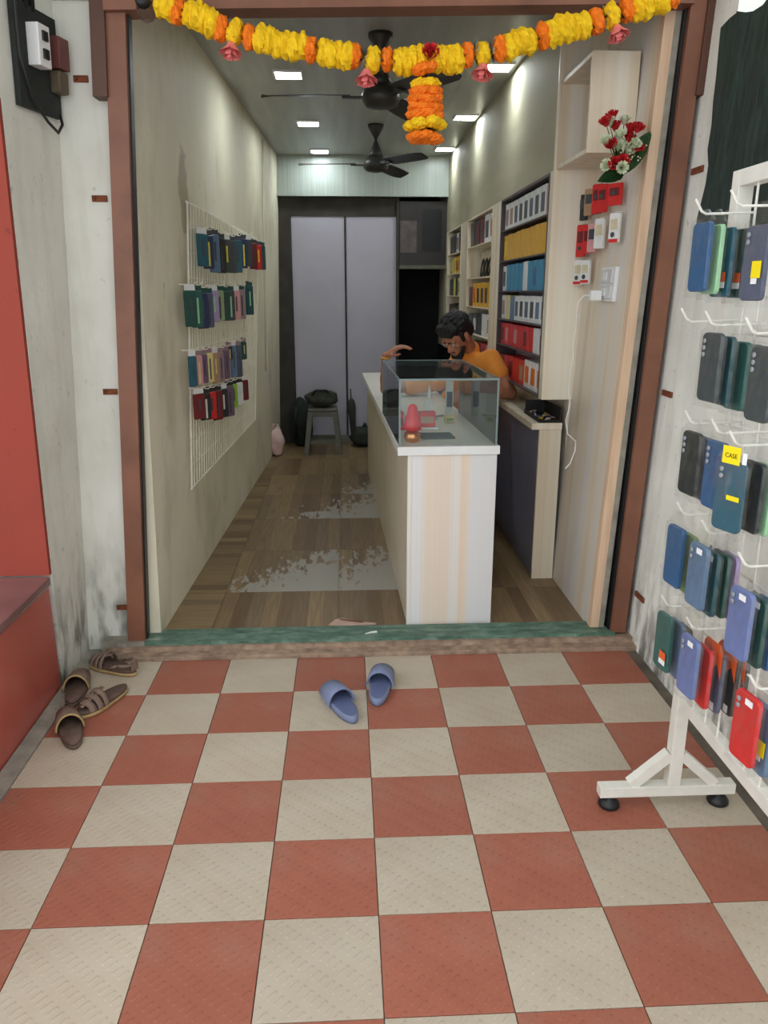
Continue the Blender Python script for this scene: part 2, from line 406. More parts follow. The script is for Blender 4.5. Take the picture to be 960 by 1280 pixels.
# inner left wall (slightly out of plumb, running into the shop)
bm = bmesh.new(); n = 12
for i in range(n):
    y0, y1 = 3.34 + (8.7-3.34)*i/n, 3.34 + (8.7-3.34)*(i+1)/n
    quad(bm, (LW(y0, 0), y0, 0), (LW(y1, 0), y1, 0), (LW(y1, ZC), y1, ZC), (LW(y0, ZC), y0, ZC))
quad(bm, (LW(3.34, 0), 3.34, 0), (LW(3.34, ZC), 3.34, ZC), (LW(3.34, ZC)-.25, 3.34, ZC), (LW(3.34, 0)-.25, 3.34, 0))
bmesh.ops.remove_doubles(bm, verts=bm.verts, dist=1e-4); bmesh.ops.recalc_face_normals(bm, faces=bm.faces)
wl = struct(mesh_obj('wall_left', bm, M_LWALL), 'stained greenish inner left wall')
tube_obj('wall_conduit', [(LW(7.0, .9)+.006, 7.0, .9), (LW(7.0, 2.8)+.006, 7.0, 2.8)], .006, M_LWALL, wl)
# front pillar on the left, its white side and its return, and the red wall beside it
def leanbox(name, x0, x1, y0, y1, z0, z1, mat, lean, parent=None):
    bm = bmesh.new(); bx(bm, x0, x1, y0, y1, z0, z1, 0, lean); return mesh_obj(name, bm, mat, parent)
PLX = lambda y, z: -1.205 + (.018 + .037*(y-2.975)/.37)*z      # outer side of the left pillar, out of plumb towards the opening
bm = bmesh.new(); n = 8
for i in range(n):
    z0, z1 = -.01 + 3.61*i/n, -.01 + 3.61*(i+1)/n
    quad(bm, (PLX(2.975, z0), 2.975, z0), (PLX(3.345, z0), 3.345, z0), (PLX(3.345, z1), 3.345, z1), (PLX(2.975, z1), 2.975, z1))
    quad(bm, (-1.7, 2.975, z0), (PLX(2.975, z0), 2.975, z0), (PLX(2.975, z1), 2.975, z1), (-1.7, 2.975, z1))
    quad(bm, (-1.7, 3.345, z0), (-1.7, 2.975, z0), (-1.7, 2.975, z1), (-1.7, 3.345, z1))
bmesh.ops.remove_doubles(bm, verts=bm.verts, dist=1e-4); bmesh.ops.recalc_face_normals(bm, faces=bm.faces)
struct(mesh_obj('wall_front_left', bm, M_WALLOUT), 'white weathered pillar left of the shop opening')
struct(leanbox('wall_front_left_return', -1.40, -.985, 3.31, 3.345, -.01, 3.6, M_WALLOUT, .05), 'narrow white wall strip beside the brown shutter channel')
struct(leanbox('wall_neighbour', -3.4, -1.2065, 2.95, 2.974, .4905, 2.22, M_RED, .018), 'bright red painted wall above the red platform')
struct(leanbox('wall_neighbour_upper', -3.4, -1.2065, 2.955, 2.974, 2.22, 3.6, M_WALLOUT, .018), 'pale plaster above the red wall')
pl = struct(empty('platform', (-2.3, 2.2, 0)), 'polished red platform with a rounded edge at the left')
bm = bmesh.new(); bx(bm, -1.2, 1.095, -3.2, .745, -.01, .452); mesh_obj('platform_body', bm, M_REDGLOSS, pl)
bm = bmesh.new(); bx(bm, -1.2, 1.11, -3.2, .745, .452, .49, .012); mesh_obj('platform_slab', bm, pmat('grey_red_polished_edge', (128, 92, 90), .22, .14, 4, spec=.5), pl)
# wall over the opening and brown lintel
bm = bmesh.new(); bx(bm, -1.3, 1.7, 3.27, 3.36, 2.62, 3.8); struct(mesh_obj('wall_front_upper', bm, M_WALLOUT), 'wall over the shop opening')
bm = bmesh.new()
for (x0, x1, z0, z1) in ((-.86, 1.32, 2.565, 2.64),):
    v = [bm.verts.new(p) for p in ((x0, 3.22, z0), (x1, 3.22, z0+.055), (x1, 3.22, z1+.30), (x0, 3.22, z1+.30), (x0, 3.33, z0), (x1, 3.33, z0+.055), (x1, 3.33, z1+.30), (x0, 3.33, z1+.30))]
    for f in ((0, 1, 2, 3), (5, 4, 7, 6), (4, 5, 1, 0), (3, 2, 6, 7), (1, 5, 6, 2), (4, 0, 3, 7)): bm.faces.new([v[i] for i in f])
struct(mesh_obj('trim_2', bm, M_BROWN), 'brown painted steel lintel over the opening')
# shutter channels with their wider hoods
def channel(name, x0, x1, lean, hx0, hx1, hz, label):
    e = struct(empty(name, ((x0+x1)/2, 3.3, .045)), label); ox, oy, oz = e.location
    def part(n, bm, m): o = mesh_obj(n, bm, m, e); o.location = (-ox, -oy, -oz); return o
    b = bmesh.new(); bx(b, x0, x0+.012, 3.262, 3.325, .045, 2.75, 0, lean); bx(b, x1-.012, x1, 3.262, 3.325, .045, 2.75, 0, lean); bx(b, x0, x1, 3.25, 3.264, .045, 2.75, .002, lean); part('channel', b, M_BROWN)
    b = bmesh.new(); bx(b, hx0, hx1, 3.235, 3.335, hz, 2.95, .003, lean); part('hood', b, M_DARKBROWN)
    b = bmesh.new(); bx(b, (x1 if lean > .045 else x0-.009), (x1+.006 if lean > .045 else x0), 3.275, 3.32, .045, 2.75, 0, lean); part('gap_shade_strip', b, M_BLACK)  # black strip paints the shade in the gap beside the channel
channel('trim_3', -1.010, -.934, .056, -1.060, -1.005, 2.285, 'brown steel shutter channel at the left of the opening')
channel('trim_4', 1.224, 1.292, .036, 1.285, 1.345, 2.315, 'brown steel shutter channel at the right of the opening')
# right: plywood edge, streaked panel wall
e = struct(empty('trim_5', (1.165, 3.31, .05)), 'raw plywood edge strip beside the right shutter channel')
for nm, x0, x1, m in (('plywood_strip', 1.137, 1.178, M_PLY), ('cement_strip', 1.178, 1.203, M_CEMENT)):
    b = bmesh.new(); bx(b, x0, x1, 3.30, 3.345, .05, 2.62, .001, .04); o = mesh_obj(nm, b, m, e); o.location = (-1.165, -3.31, -.05)
bm = bmesh.new()
for i in range(4):
    y0, y1 = 3.345 + .165*i, 3.345 + .165*(i+1)
    quad(bm, (RW(0), y1, 0), (RW(0), y0, 0), (RW(ZC), y0, ZC), (RW(ZC), y1, ZC))
bmesh.ops.remove_doubles(bm, verts=bm.verts, dist=1e-4)
struct(leanbox('wall_right_core', 1.206, 1.62, 3.347, 3.97, -.01, 3.4, M_CEMENT, .04)); struct(mesh_obj('wall_right_panel', bm, M_LAMG), 'streaked beige laminate panel on the near right wall')
# built-out right wall with three niches for shelves
XN = 1.02; NICHES = [(4.05, 5.27), (5.57, 6.68), (7.05, 7.96)]; ZT, ZB = 2.15, 1.04
e = struct(empty('wall_right', (XN, 6, 0)), 'greenish beige laminate wall framing the shelf niches')
def wpart(n, x0, x1, y0, y1, z0, z1, m):
    b = bmesh.new(); bx(b, x0, x1, y0, y1, z0, z1); o = mesh_obj(n, b, m, e); o.location = (-XN, -6, 0)
wpart('upper_panel', XN, 1.30, 4.0, 8.7, ZT, ZC, M_UWALL)
edges = [4.0] + [v for p in NICHES for v in p] + [8.7]
for a, b_ in zip(edges[0::2], edges[1::2]): wpart('pier', XN, 1.17, a, b_, ZB, ZT, M_LAM)
wpart('back_panel', 1.17, 1.22, 4.0, 8.7, 0, ZT, M_LAM)
wpart('end_panel', XN, 1.30, 3.985, 4.0, ZB, ZC, M_LAM)
# ceiling, soffit and back partition
bm = bmesh.new(); bx(bm, -1.2, 1.5, 3.3, 8.75, ZC, ZC+.06); struct(mesh_obj('ceiling', bm, M_CEIL), 'grey panelled ceiling')
bm = bmesh.new(); bx(bm, -.85, 1.05, 8.0, 8.06, 2.475, ZC); struct(mesh_obj('trim_6', bm, M_SOFFIT), 'pale ribbed soffit across the back of the shop')
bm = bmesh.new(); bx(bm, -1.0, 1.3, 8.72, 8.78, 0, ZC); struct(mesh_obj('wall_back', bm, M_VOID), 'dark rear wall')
dr = struct(empty('door_1', (0, 8.1, ZF)), 'pair of tall lavender white partition doors')
def dpart(n, x0, x1, y0, y1, z0, z1, m, bev=0):
    b = bmesh.new(); bx(b, x0, x1, y0, y1, z0, z1, bev); o = mesh_obj(n, b, m, dr); o.location = (0, -8.1, -ZF)
dpart('frame', -.80, -.525, 8.08, 8.16, ZF, 2.475, M_DARKFRAME)
dpart('frame', .52, .545, 8.06, 8.16, ZF, 2.475, M_DARKFRAME)
dpart('frame', .002, .018, 8.09, 8.16, ZF, 2.30, M_DARKFRAME)
dpart('frame_head', -.525, .52, 8.09, 8.16, 2.30, 2.475, M_DARKFRAME)
dpart('bottom_rail', -.525, .52, 8.085, 8.16, ZF, .12, pmat('grey_rail', (128, 126, 118), .6), .002)
dpart('leaf', -.523, .001, 8.10, 8.14, .12, 2.30, M_LILAC, .003)
dpart('leaf', .019, .519, 8.10, 8.14, .12, 2.30, M_LILAC, .003)
# outside right wall: pillar, low wall, shade net
struct(leanbox('wall_right_front', 1.315, 1.6, 3.04, 3.36, -.01, 3.6, M_WALLR, .035), 'stained white pillar right of the shop opening')
struct(leanbox('wall_right_low', 1.315, 1.6, -1.5, 3.04, -.01, 1.86, M_WALLR, .035), 'stained white wall behind the display rack')
bm = bmesh.new(); n = 70; rr = random.Random(5); NR = 9; grid = []
jit = [rr.uniform(-.02, .02) for _ in range(NR+1)]
for th_ in (0, .004):
    g_ = []
    for j in range(NR+1):
        q = j/NR; rowv = []
        for i in range(n+1):
            y = 3.03 + .05*(1-q) - 3.2*i/n + (jit[j] if i == 0 else 0); fold = .010*math.sin(i*1.3 + .4*j) + .006*math.sin(i*3.7)
            zt = 2.50 + .02*math.sin(i*.9); zb = 1.77 + .02*math.sin(i*2.1)
            rowv.append(bm.verts.new((1.338 + fold + th_ + .03*(1-q), y, zt + (zb-zt)*q)))
        g_.append(rowv)
    for A, B in zip(g_, g_[1:]):
        for i in range(n): bm.faces.new((A[i], A[i+1], B[i+1], B[i]))
tag(mesh_obj('shade_net', bm, pmat('dark_green_net_cloth', (44, 58, 52), .9, .3, 10, bump=.3, stretch=(1, 6, 1)), smooth=True), 'dark green shade cloth hanging above the right wall behind the rack', 'cloth')

# unseen canvas canopy, added above the frame to cut sky light on the pavement
aw = struct(empty('added_awning', (0, 3.27, 3.3)), 'unseen pale canvas canopy added to shade the pavement')
bm = bmesh.new(); n = 14
for th_ in (0, .012):
    rws = []
    for j in range(5):
        q = j/4; rws.append([bm.verts.new((-1.75 + 3.3*i/n, -.01 - 2.05*q, -.02 - .22*q + .05*math.sin(q*3.14) + .012*math.sin(i*1.7) + th_)) for i in range(n+1)])
    for A, B in zip(rws, rws[1:]):
        for i in range(n): bm.faces.new((A[i], A[i+1], B[i+1], B[i]))
mesh_obj('canvas', bm, pmat('pale_canvas', (206, 202, 190), .9, .08, 6), aw, True)
for x in (-1.7, 1.5): tube_obj('arm', [(x, -.01, -.10), (x, -2.03, -.26)], .014, M_WMETAL, aw)

# ------------------------------------------------------------------ lights and fans on the ceiling
M_LED = pmat('led_diffuser', (255, 255, 255), .5, 0, emit=(.88, .97, 1.0, LED_STRENGTH))
def ceiling_light(x, y, label):
    t = tag(empty('ceiling_light', (x, y, ZC)), label, 'ceiling light', 'square ceiling lights')
    b = bmesh.new(); s = .088
    for a in ((-s, s, -s, -s+.012), (-s, s, s-.012, s), (-s, -s+.012, -s+.012, s-.012), (s-.012, s, -s+.012, s-.012)): bx(b, *a, -.012, .0)
    mesh_obj('frame', b, M_WHITE, t)
    b = bmesh.new(); bx(b, -.076, .076, -.076, .076, -.008, -.001); mesh_obj('diffuser', b, M_LED, t)
for i, (x, y) in enumerate(((-.322, 5.17), (-.266, 6.55), (-.215, 8.07-.30))):
    ceiling_light(x, y, ['lit square ceiling light near the left wall, closest to the entrance', 'lit square ceiling light, middle one of the left row', 'lit square ceiling light at the far end of the left row'][i])
for i, (x, y) in enumerate(((.90, 4.95), (.915, 6.28), (.925, 7.60))):
    ceiling_light(x, y, ['lit square ceiling light above the counter side, closest to the entrance', 'lit square ceiling light, middle one of the right row', 'lit square ceiling light at the far end of the right row'][i])

M_FAN = pmat('dark_brown_fan_enamel', (48, 46, 42), .42, .1)
def fan(x, y, rot, label):
    t = tag(empty('ceiling_fan', (x, y, ZC), rot), label, 'ceiling fan', 'ceiling fans')
    lathe_obj('canopy', [(.012, -.10), (.022, -.085), (.062, -.02), (.064, -.0)], M_FAN, t)
    lathe_obj('rod', [(.011, -.20), (.011, -.08)], M_FAN, t, 10)
    lathe_obj('lower_cover', [(.062, -.235), (.05, -.20), (.018, -.13), (.013, -.12)], M_FAN, t)
    lathe_obj('motor', [(.03, -.345), (.075, -.335), (.098, -.31), (.10, -.28), (.085, -.25), (.055, -.235)], M_FAN, t, 24)
    for a in (180, 300, 60):
        a = math.radians(a)
        b = bmesh.new(); bx(b, .085, .20, -.018, .018, -.298, -.29, .002)
        o = mesh_obj('blade_bracket', b, M_FAN, t, rot=(0, 0, a))
        b = bmesh.new(); pts = []
        for k in range(9):
            q = k/8; xx = .16 + .45*q; w = .062 + .012*math.sin(q*math.pi) - (.03*max(0, q-.88)/.12)
            pts.append((xx, -w, w, -.286 - .012*q))
        for zz in (0, .004):
            vs = [(b.verts.new((p[0], p[1], p[3]+.013+zz)), b.verts.new((p[0], p[2], p[3]-.013+zz))) for p in pts]
            for A, B in zip(vs, vs[1:]): b.faces.new((A[0], B[0], B[1], A[1]))
        b.verts.ensure_lookup_table(); m2 = len(pts)*2
        for k in range(len(pts)-1):
            for s_ in (0, 1):
                b.faces.new((b.verts[2*k+s_], b.verts[2*k+2+s_], b.verts[m2+2*k+2+s_], b.verts[m2+2*k+s_]))
        b.faces.new((b.verts[m2-2], b.verts[m2-1], b.verts[2*m2-1], b.verts[2*m2-2])); bmesh.ops.recalc_face_normals(b, faces=b.faces)
        mesh_obj('blade', b, M_FAN, o)
fan(.197, 4.40, math.radians(2), 'dark three-blade ceiling fan nearest the entrance behind the garland')
fan(.258, 6.60, math.radians(4), 'dark three-blade ceiling fan further back in the shop')

# ------------------------------------------------------------------ marigold garland
GP = [(200, -.656, 2.574), (243, -.535, 2.540), (300, -.373, 2.485), (350, -.227, 2.456), (415, -.036, 2.427), (490, .188, 2.403), (560, .398, 2.411), (620, .578, 2.445), (680, .758, 2.496), (740, .936, 2.546), (790, 1.084, 2.590), (840, 1.231, 2.639)]
def garl(u):
    for a, b in zip(GP, GP[1:]):
        if u <= b[0] or b is GP[-1]:
            t = (u-a[0])/(b[0]-a[0]); return Vector((a[1]+(b[1]-a[1])*t, 3.185, a[2]+(b[2]-a[2])*t))
g = tag(empty('flower_garland', (.29, 3.185, 2.41)), 'yellow and orange marigold garland strung across the top of the shop opening', 'garland')
GO = Vector((.29, 3.185, 2.41))
M_YEL = pmat('yellow_marigold_petals', (250, 200, 14), .75, .12, 60, bump=.5, bscale=90)
M_ORA = pmat('orange_marigold_petals', (252, 124, 14), .75, .14, 60, bump=.5, bscale=90)
M_LEAFD = pmat('dark_leaf_sprig', (52, 50, 28), .7, .3, 40)
M_ROSEP = pmat('pink_rose_petals', (236, 128, 124), .6, .14, 40)
M_ROSER = pmat('red_rose_petals', (200, 34, 40), .6, .2, 40)
M_BUD = pmat('cream_flower_bud', (226, 222, 186), .6, .1, 40)
def flower_me(name, seed, m, thick):
    b = bmesh.new(); rr = random.Random(seed)
    bmesh.ops.create_uvsphere(b, u_segments=16, v_segments=9, radius=.047)
    for v in b.verts:
        k = 1 + rr.uniform(-.17, .12); v.co *= k; v.co.x, v.co.z = v.co.z*thick, v.co.x
    bmesh.ops.recalc_face_normals(b, faces=b.faces)
    me = bpy.data.meshes.new(name); b.to_mesh(me); b.free(); me.materials.append(m); return me
FY = [flower_me('marigold', i, M_YEL, .62) for i in range(3)]; FO = [flower_me('marigold', 9+i, M_ORA, .58) for i in range(3)]
def put(me, p, parent, org, rot=(0, 0, 0), sc=1.0, name=None):
    o = bpy.data.objects.new(name or me.name.split('.')[0], me); COL.objects.link(o); o.parent = parent; o.location = Vector(p)-org; o.rotation_euler = rot
    o.scale = sc if isinstance(sc, (tuple, list)) else (sc,)*3; return o
def sprig_me(seed, m):
    b = bmesh.new(); rr = random.Random(seed)
    for k in range(14):
        d = Vector((rr.uniform(-.25, .25), rr.uniform(-1, 1), rr.uniform(-1, 1))).normalized(); L = rr.uniform(.035, .06)
        s = d.cross(Vector((1, 0, 0))).normalized()*.005; q = Vector((.004, 0, 0))
        v = [b.verts.new(x) for x in ((0, 0, 0), d*L*.5+s, d*L, d*L*.5-s)]; b.faces.new(v)
        v = [b.verts.new(x) for x in (q, d*L*.5+s*.5+q, d*L+q*.2, d*L*.5-s*.5+q)]; b.faces.new(v[::-1])
    me = bpy.data.meshes.new('leaf_sprig'); b.to_mesh(me); b.free(); me.materials.append(m); return me
SPR = [sprig_me(i, M_LEAFD) for i in range(3)]; SPW = [sprig_me(20+i, M_BUD) for i in range(2)]
def rose_me(name, m, r=.03):
    b = bmesh.new()
    for ring, (n, rad, h, op) in enumerate(((3, .35, 1.15, .15), (5, .65, 1.05, .35), (6, .95, .85, .7))):
        for k in range(n):
            a = 2*math.pi*(k+.5*ring)/n
            def P(da, t, push):
                rr_ = rad*r*(.35+.65*t)*(1+push); return (rr_*math.cos(a+da), rr_*math.sin(a+da), h*r*1.5*t)
            w = math.pi/n*1.25
            vv = [b.verts.new(P(*q)) for q in ((-w*.5, 0, 0), (w*.5, 0, 0), (w, .6, .05), (w*.55, 1, op*.5), (-w*.55, 1, op*.5), (-w, .6, .05))]
            c = b.verts.new(P(0, .6, .16))
            for i in range(6): b.faces.new((vv[i], vv[(i+1) % 6], c))
    bmesh.ops.recalc_face_normals(b, faces=b.faces)
    me = bpy.data.meshes.new(name); b.to_mesh(me); b.free(); me.materials.append(m)
    for p in me.polygons: p.use_smooth = True
    return me
RP = rose_me('rosebud', M_ROSEP, .034)
SEG = [(200, 221, 'y'), (220, 229, 'o'), (229, 235, 'l'), (235, 271, 'y'), (271, 285, 'o'), (285, 289, 'w'), (289, 302, 'y'), (302, 307, 'l'), (307, 319, 'o'), (319, 322, 'l'), (322, 383, 'y'), (383, 394, 'o'), (394, 400, 'l'), (400, 438, 'y'), (438, 449, 'o'), (449, 459, 'w'), (459, 473, 'y'), (473, 477, 'w'), (477, 489, 'o'), (489, 493, 'l'), (493, 530, 'y'), (539, 574, 'y'), (574, 577, 'l'), (577, 588, 'o'), (588, 596, 'w'), (596, 607, 'y'), (607, 616, 'w'), (616, 628, 'o'), (629, 664, 'y'), (664, 671, 'l'), (671, 681, 'o'), (681, 731, 'y'), (731, 735, 'l'), (735, 748, 'o'), (748, 753, 'w'), (753, 767, 'y'), (767, 772, 'l'), (772, 786, 'o'), (786, 828, 'y'), (829, 838, 'o')]
gr = random.Random(4)
pts = [garl(u)-GO for u in range(186, 848, 8)]
tube_obj('string', pts, .0025, M_LEAFD, g, 6)
for a, b_, k in SEG:
    if k in 'yo':
        n = max(1, round((b_-a)/9.5))
        for i in range(n):
            u = a + (b_-a)*(i+.5)/n; p = garl(u); t = (garl(u+4)-garl(u-4)).normalized()
            slope = math.asin(max(-1, min(1, t.z)))
            put(gr.choice(FY if k == 'y' else FO), p + Vector((0, gr.uniform(-.004, .004), gr.uniform(-.006, .006))), g, GO, (gr.uniform(0, 6), -slope, 0), gr.uniform(.96, 1.1) if k == 'y' else gr.uniform(.92, 1.04), 'marigold')
    else:
        put(gr.choice(SPR), garl((a+b_)/2), g, GO, (gr.uniform(0, 6), 0, 0), 1.0, 'leaf_sprig')
        if k == 'w': put(gr.choice(SPW), garl((a+b_)/2+1), g, GO, (gr.uniform(0, 6), 0, 0), .95, 'white_sprig')
for u, dz in ((291, -.062), (457, -.064), (602, -.062), (765, -.062)):
    put(RP, garl(u) + Vector((0, -.02, dz+.02)), g, GO, (math.pi*.92, gr.uniform(-.3, .3), 0), 1.0, 'rosebud')
put(rose_me('rosebud', M_ROSER, .026), garl(535)+Vector((0, -.03, .005)), g, GO, (1.2, 0, 0), 1, 'rosebud')
put(FO[0], garl(525)+Vector((0, -.035, -.035)), g, GO, (0, 1.2, 0), .8, 'marigold'); put(FO[1], garl(535)+Vector((0, -.035, -.03)), g, GO, (0, 1.2, 0), .7, 'marigold')
def hang_ring(z, r, n, mes, sc, ph=0):
    for i in range(n):
        a = ph + 2*math.pi*i/n; put(gr.choice(mes), (.312 + r*math.cos(a), 3.185 + r*math.sin(a), z + gr.uniform(-.004, .004)), g, GO, (0, math.pi/2 + gr.uniform(-.2, .2), a), sc, 'marigold')
put(SPR[0], (.312, 3.185, 2.352), g, GO, (0, 1.57, 0), .9, 'leaf_sprig')
hang_ring(2.330, .030, 6, FY, .62); hang_ring(2.302, .036, 7, FO, .66); hang_ring(2.275, .04, 7, FO, .66, .4); hang_ring(2.248, .04, 7, FO, .68); hang_ring(2.222, .044, 7, FO, .68, .4)
hang_ring(2.192, .050, 6, FY, .70); put(SPR[1], (.312, 3.185, 2.172), g, GO, (0, 1.57, 0), 1.1, 'leaf_sprig'); put(SPR[2], (.312, 3.185, 2.170), g, GO, (0, 1.57, 1), 1.1, 'leaf_sprig')
hang_ring(2.146, .046, 8, FO, .60)
# clear cup at the garland's left end
t = tag(empty('glass_bulb', (-.705, 3.205, 2.565), rot=(math.radians(70), 0, 0)), 'clear glass bulb holder under the lintel at the garland\'s left end', 'bulb')
lathe_obj('bulb', [(.012, -.045), (.03, -.035), (.036, -.01), (.03, .015), (.02, .03)], M_GLASS, t)
lathe_obj('holder', [(.024, .028), (.026, .05), (.022, .06)], M_BLACK, t, 14)

# ------------------------------------------------------------------ counter, worktop, glass case
ca = .028
ct = tag(empty('shop_counter', (.277, 3.388, ZF), ca), 'long pale laminate shop counter with striped end panel facing the entrance', 'counter')
def cpart(n, x0, x1, y0, y1, z0, z1, m, bev=.0015):
    b = bmesh.new(); bx(b, x0, x1, y0, y1, z0, z1, bev); return mesh_obj(n, b, m, ct)
cpart('end_panel', 0, .405, 0, .018, 0, .835, M_LAMW)
cpart('edge_band', -.004, .014, -.002, .02, 0, .835, M_LAMTOP)
cpart('side_panel', 0, .018, .018, 3.3, 0, .835, M_SIDE)
cpart('inner_panel', .387, .405, .018, 3.3, 0, .835, M_SIDE)
cpart('rear_panel', .018, .387, 3.282, 3.3, 0, .835, M_SIDE)
wt = tag(empty('counter_worktop', (.277, 3.388, ZF+.836), ca), 'off white worktop on the long counter, overhanging its left side', 'worktop')
b = bmesh.new(); bx(b, -.048, .412, -.008, 3.31, 0, .038, .002); mesh_obj('slab', b, M_LAMTOP, wt)
b = bmesh.new(); bx(b, -.050, .414, -.0105, -.008, .0, .038); mesh_obj('front_edging', b, M_WHITE, wt)
ZCT = ZF + .875
gc = tag(empty('glass_display_case', (.277, 3.388, ZCT), ca), 'clear glass display case standing on the near end of the counter', 'display case')
def gpart(n, x0, x1, y0, y1, z0, z1, m=None):
    b = bmesh.new(); bx(b, x0, x1, y0, y1, z0, z1); return mesh_obj(n, b, m or M_GLASS, gc)
GX0, GX1, GY0, GY1, GH = -.044, .402, .004, .98, .292
gpart('front_pane', GX0, GX1, GY0, GY0+.005, 0, GH); gpart('rear_pane', GX0, GX1-.16, GY1-.005, GY1, 0, GH)
gpart('side_pane', GX0, GX0+.005, GY0+.006, GY1-.006, 0, GH); gpart('side_pane', GX1-.005, GX1, GY0+.006, GY1-.006, 0, GH)
gpart('top_pane', GX0, GX1, GY0, GY1, GH+.001, GH+.007)
for (x, y) in ((GX0, GY0), (GX1-.006, GY0), (GX0, GY1-.006), (GX1-.006, GY1-.006)): gpart('edge_strip', x-.001, x+.007, y-.001, y+.007, 0, GH, M_GLASSEDGE)
gpart('edge_strip', GX0-.001, GX1+.001, GY0-.002, GY0+.004, GH, GH+.009, M_GLASSEDGE); gpart('edge_strip', GX0-.002, GX0+.004, GY0+.004, GY1, GH, GH+.009, M_GLASSEDGE)
gpart('edge_strip', GX1-.004, GX1+.002, GY0+.004, GY1, GH, GH+.009, M_GLASSEDGE); gpart('edge_strip', GX0, GX1, GY1-.004, GY1+.002, GH, GH+.009, M_GLASSEDGE)
# things in the case
t = tag(empty('red_lamp', (.303, 3.50, ZCT)), 'small lamp with red cone shade and round copper base in the glass case', 'lamp')
lathe_obj('copper_base', [(.022, 0), (.034, .006), (.040, .024), (.036, .042), (.022, .052), (.018, .058)], pmat('polished_copper', (224, 150, 104), .22, .08, metal=.9), t)
lathe_obj('red_shade', [(.038, .056), (.042, .062), (.040, .085), (.034, .120), (.026, .128), (.022, .160), (.014, .172), (.004, .176)], pmat('red_lacquer', (214, 26, 34), .35, .06), t)
def glue_bottle(x, y, s, label):
    t = tag(empty('nozzle_bottle', (x, y, ZCT)), label, 'bottle', 'nozzle bottles in the case')
    lathe_obj('body', [(.022*s, 0), (.024*s, .004), (.024*s, .095*s), (.014*s, .112*s), (.011*s, .118*s)], M_WHITE, t)
    lathe_obj('nozzle', [(.011*s, .119*s), (.011*s, .13*s), (.004*s, .165*s), (.003*s, .18*s)], M_WHITE, t, 12)
glue_bottle(.268, 4.02, 1.0, 'white nozzle bottle beside the left pane of the glass case')
glue_bottle(.432, 4.00, 1.12, 'white nozzle bottle standing behind the red boxes in the glass case')
def printed_box(name, x, y, z, w, d, h, c, rz, label, cat='box', stripe=None, group=None):
    t = tag(empty(name, (x, y, z), rz), label, cat, group)
    b = bmesh.new(); bx(b, -w/2, w/2, -d/2, d/2, 0, h, .0012); mesh_obj('carton', b, pal(c), t)
    if stripe:
        b = bmesh.new(); bx(b, -w/2*.8, w/2*.8, -d/2-.001, -d/2+.0005, h*.25, h*.7); mesh_obj('label', b, pal(stripe), t)
    return t
printed_box('red_box', .405, 3.86, ZCT+.012, .085, .05, .075, 'red', .05, 'red printed carton behind the lamp in the glass case', stripe='tan')
printed_box('red_box', .262, 3.86, ZCT, .05, .08, .085, 'red', 0, 'narrow red carton against the left pane of the glass case', stripe='maroon')
tag(box('white_base_box', .345, .46, 3.82, 3.90, ZCT, ZCT+.011, M_WHITE, bev=.002), 'flat white carton under the red printed carton', 'box')
t = tag(empty('black_mat', (.425, 3.62, ZCT), .04), 'grey ribbed rubber mat lying in the glass case', 'mat')
b = bmesh.new(); bx(b, -.075, .085, -.06, .085, 0, .006, .001); mesh_obj('sheet', b, pmat('grey_rubber', (92, 98, 98), .7, .1), t)
b = bmesh.new()
for k in range(9): bx(b, -.068, .078, -.054+.015*k, -.046+.015*k, .006, .009)
mesh_obj('ribs', b, pmat('grey_rubber', (92, 98, 98)), t)
printed_box('cream_carton', .545, 4.05, ZCT, .045, .04, .035, 'cream', .1, 'small cream carton alone on the case floor', stripe='sage')
printed_box('white_switch_box', .575, 4.28, ZCT+.002, .04, .03, .19, 'white', 0, 'upright white carton at the back of the glass case', stripe='slate')
for i, (x, y, a) in enumerate(((.36, 4.12, .6), (.44, 4.16, -.5), (.50, 4.20, .9))):
    b = bmesh.new(); tube(b, [(-.06, 0, .006), (0, .01, .007), (.06, 0, .006)], .005, 6)
    tag(mesh_obj('cable_tool', b, pmat('grey_tool_metal', (150, 146, 140), .35, .1, metal=.6), smooth=True, loc=(x, y, ZCT), rot=(0, 0, a)), ['thin grey tool lying leftmost at the back of the glass case', 'thin grey tool lying in the middle at the back of the glass case', 'thin grey tool lying rightmost at the back of the glass case'][i], 'tool', 'thin tools in the case')

# ------------------------------------------------------------------ low cabinet with tray
lc = tag(empty('low_cabinet', (1.02, 3.985, ZF)), 'low slate blue cabinet with beige end panel along the right wall', 'cabinet')
def lpart(n, x0, x1, y0, y1, z0, z1, m):
    b = bmesh.new(); bx(b, x0, x1, y0, y1, z0, z1, .0012); return mesh_obj(n, b, m, lc)
lpart('end_panel', 0, .118, 0, .018, 0, .842, M_LAM)
lpart('plinth', .012, .118, .02, 3.95, 0, .07, M_NAVYGREY)
for k in range(6):
    d = lpart('door', 0, .016, .02+.655*k, .02+.655*(k+1)-.004, .072, .842, M_NAVYGREY)
lpart('carcass', .018, .118, .02, 3.95, .072, .842, M_NAVYGREY)
wt2 = tag(empty('cabinet_worktop', (1.02, 3.985, ZF+.843)), 'narrow beige worktop on the low cabinet along the right wall', 'worktop')
b = bmesh.new(); bx(b, -.045, .118, -.01, 3.95, 0, .034, .002); mesh_obj('slab', b, M_LAM, wt2)
ZL = ZF + .878
M_TRAY = pmat('black_tray_plastic', (34, 33, 32), .6, .15)
t = tag(empty('black_tray', (1.075, 4.17, ZL)), 'black open tray of oddments on the low cabinet beside the wall panel', 'tray')
b = bmesh.new(); bx(b, -.06, .06, -.17, .17, 0, .005); mesh_obj('base', b, M_TRAY, t)
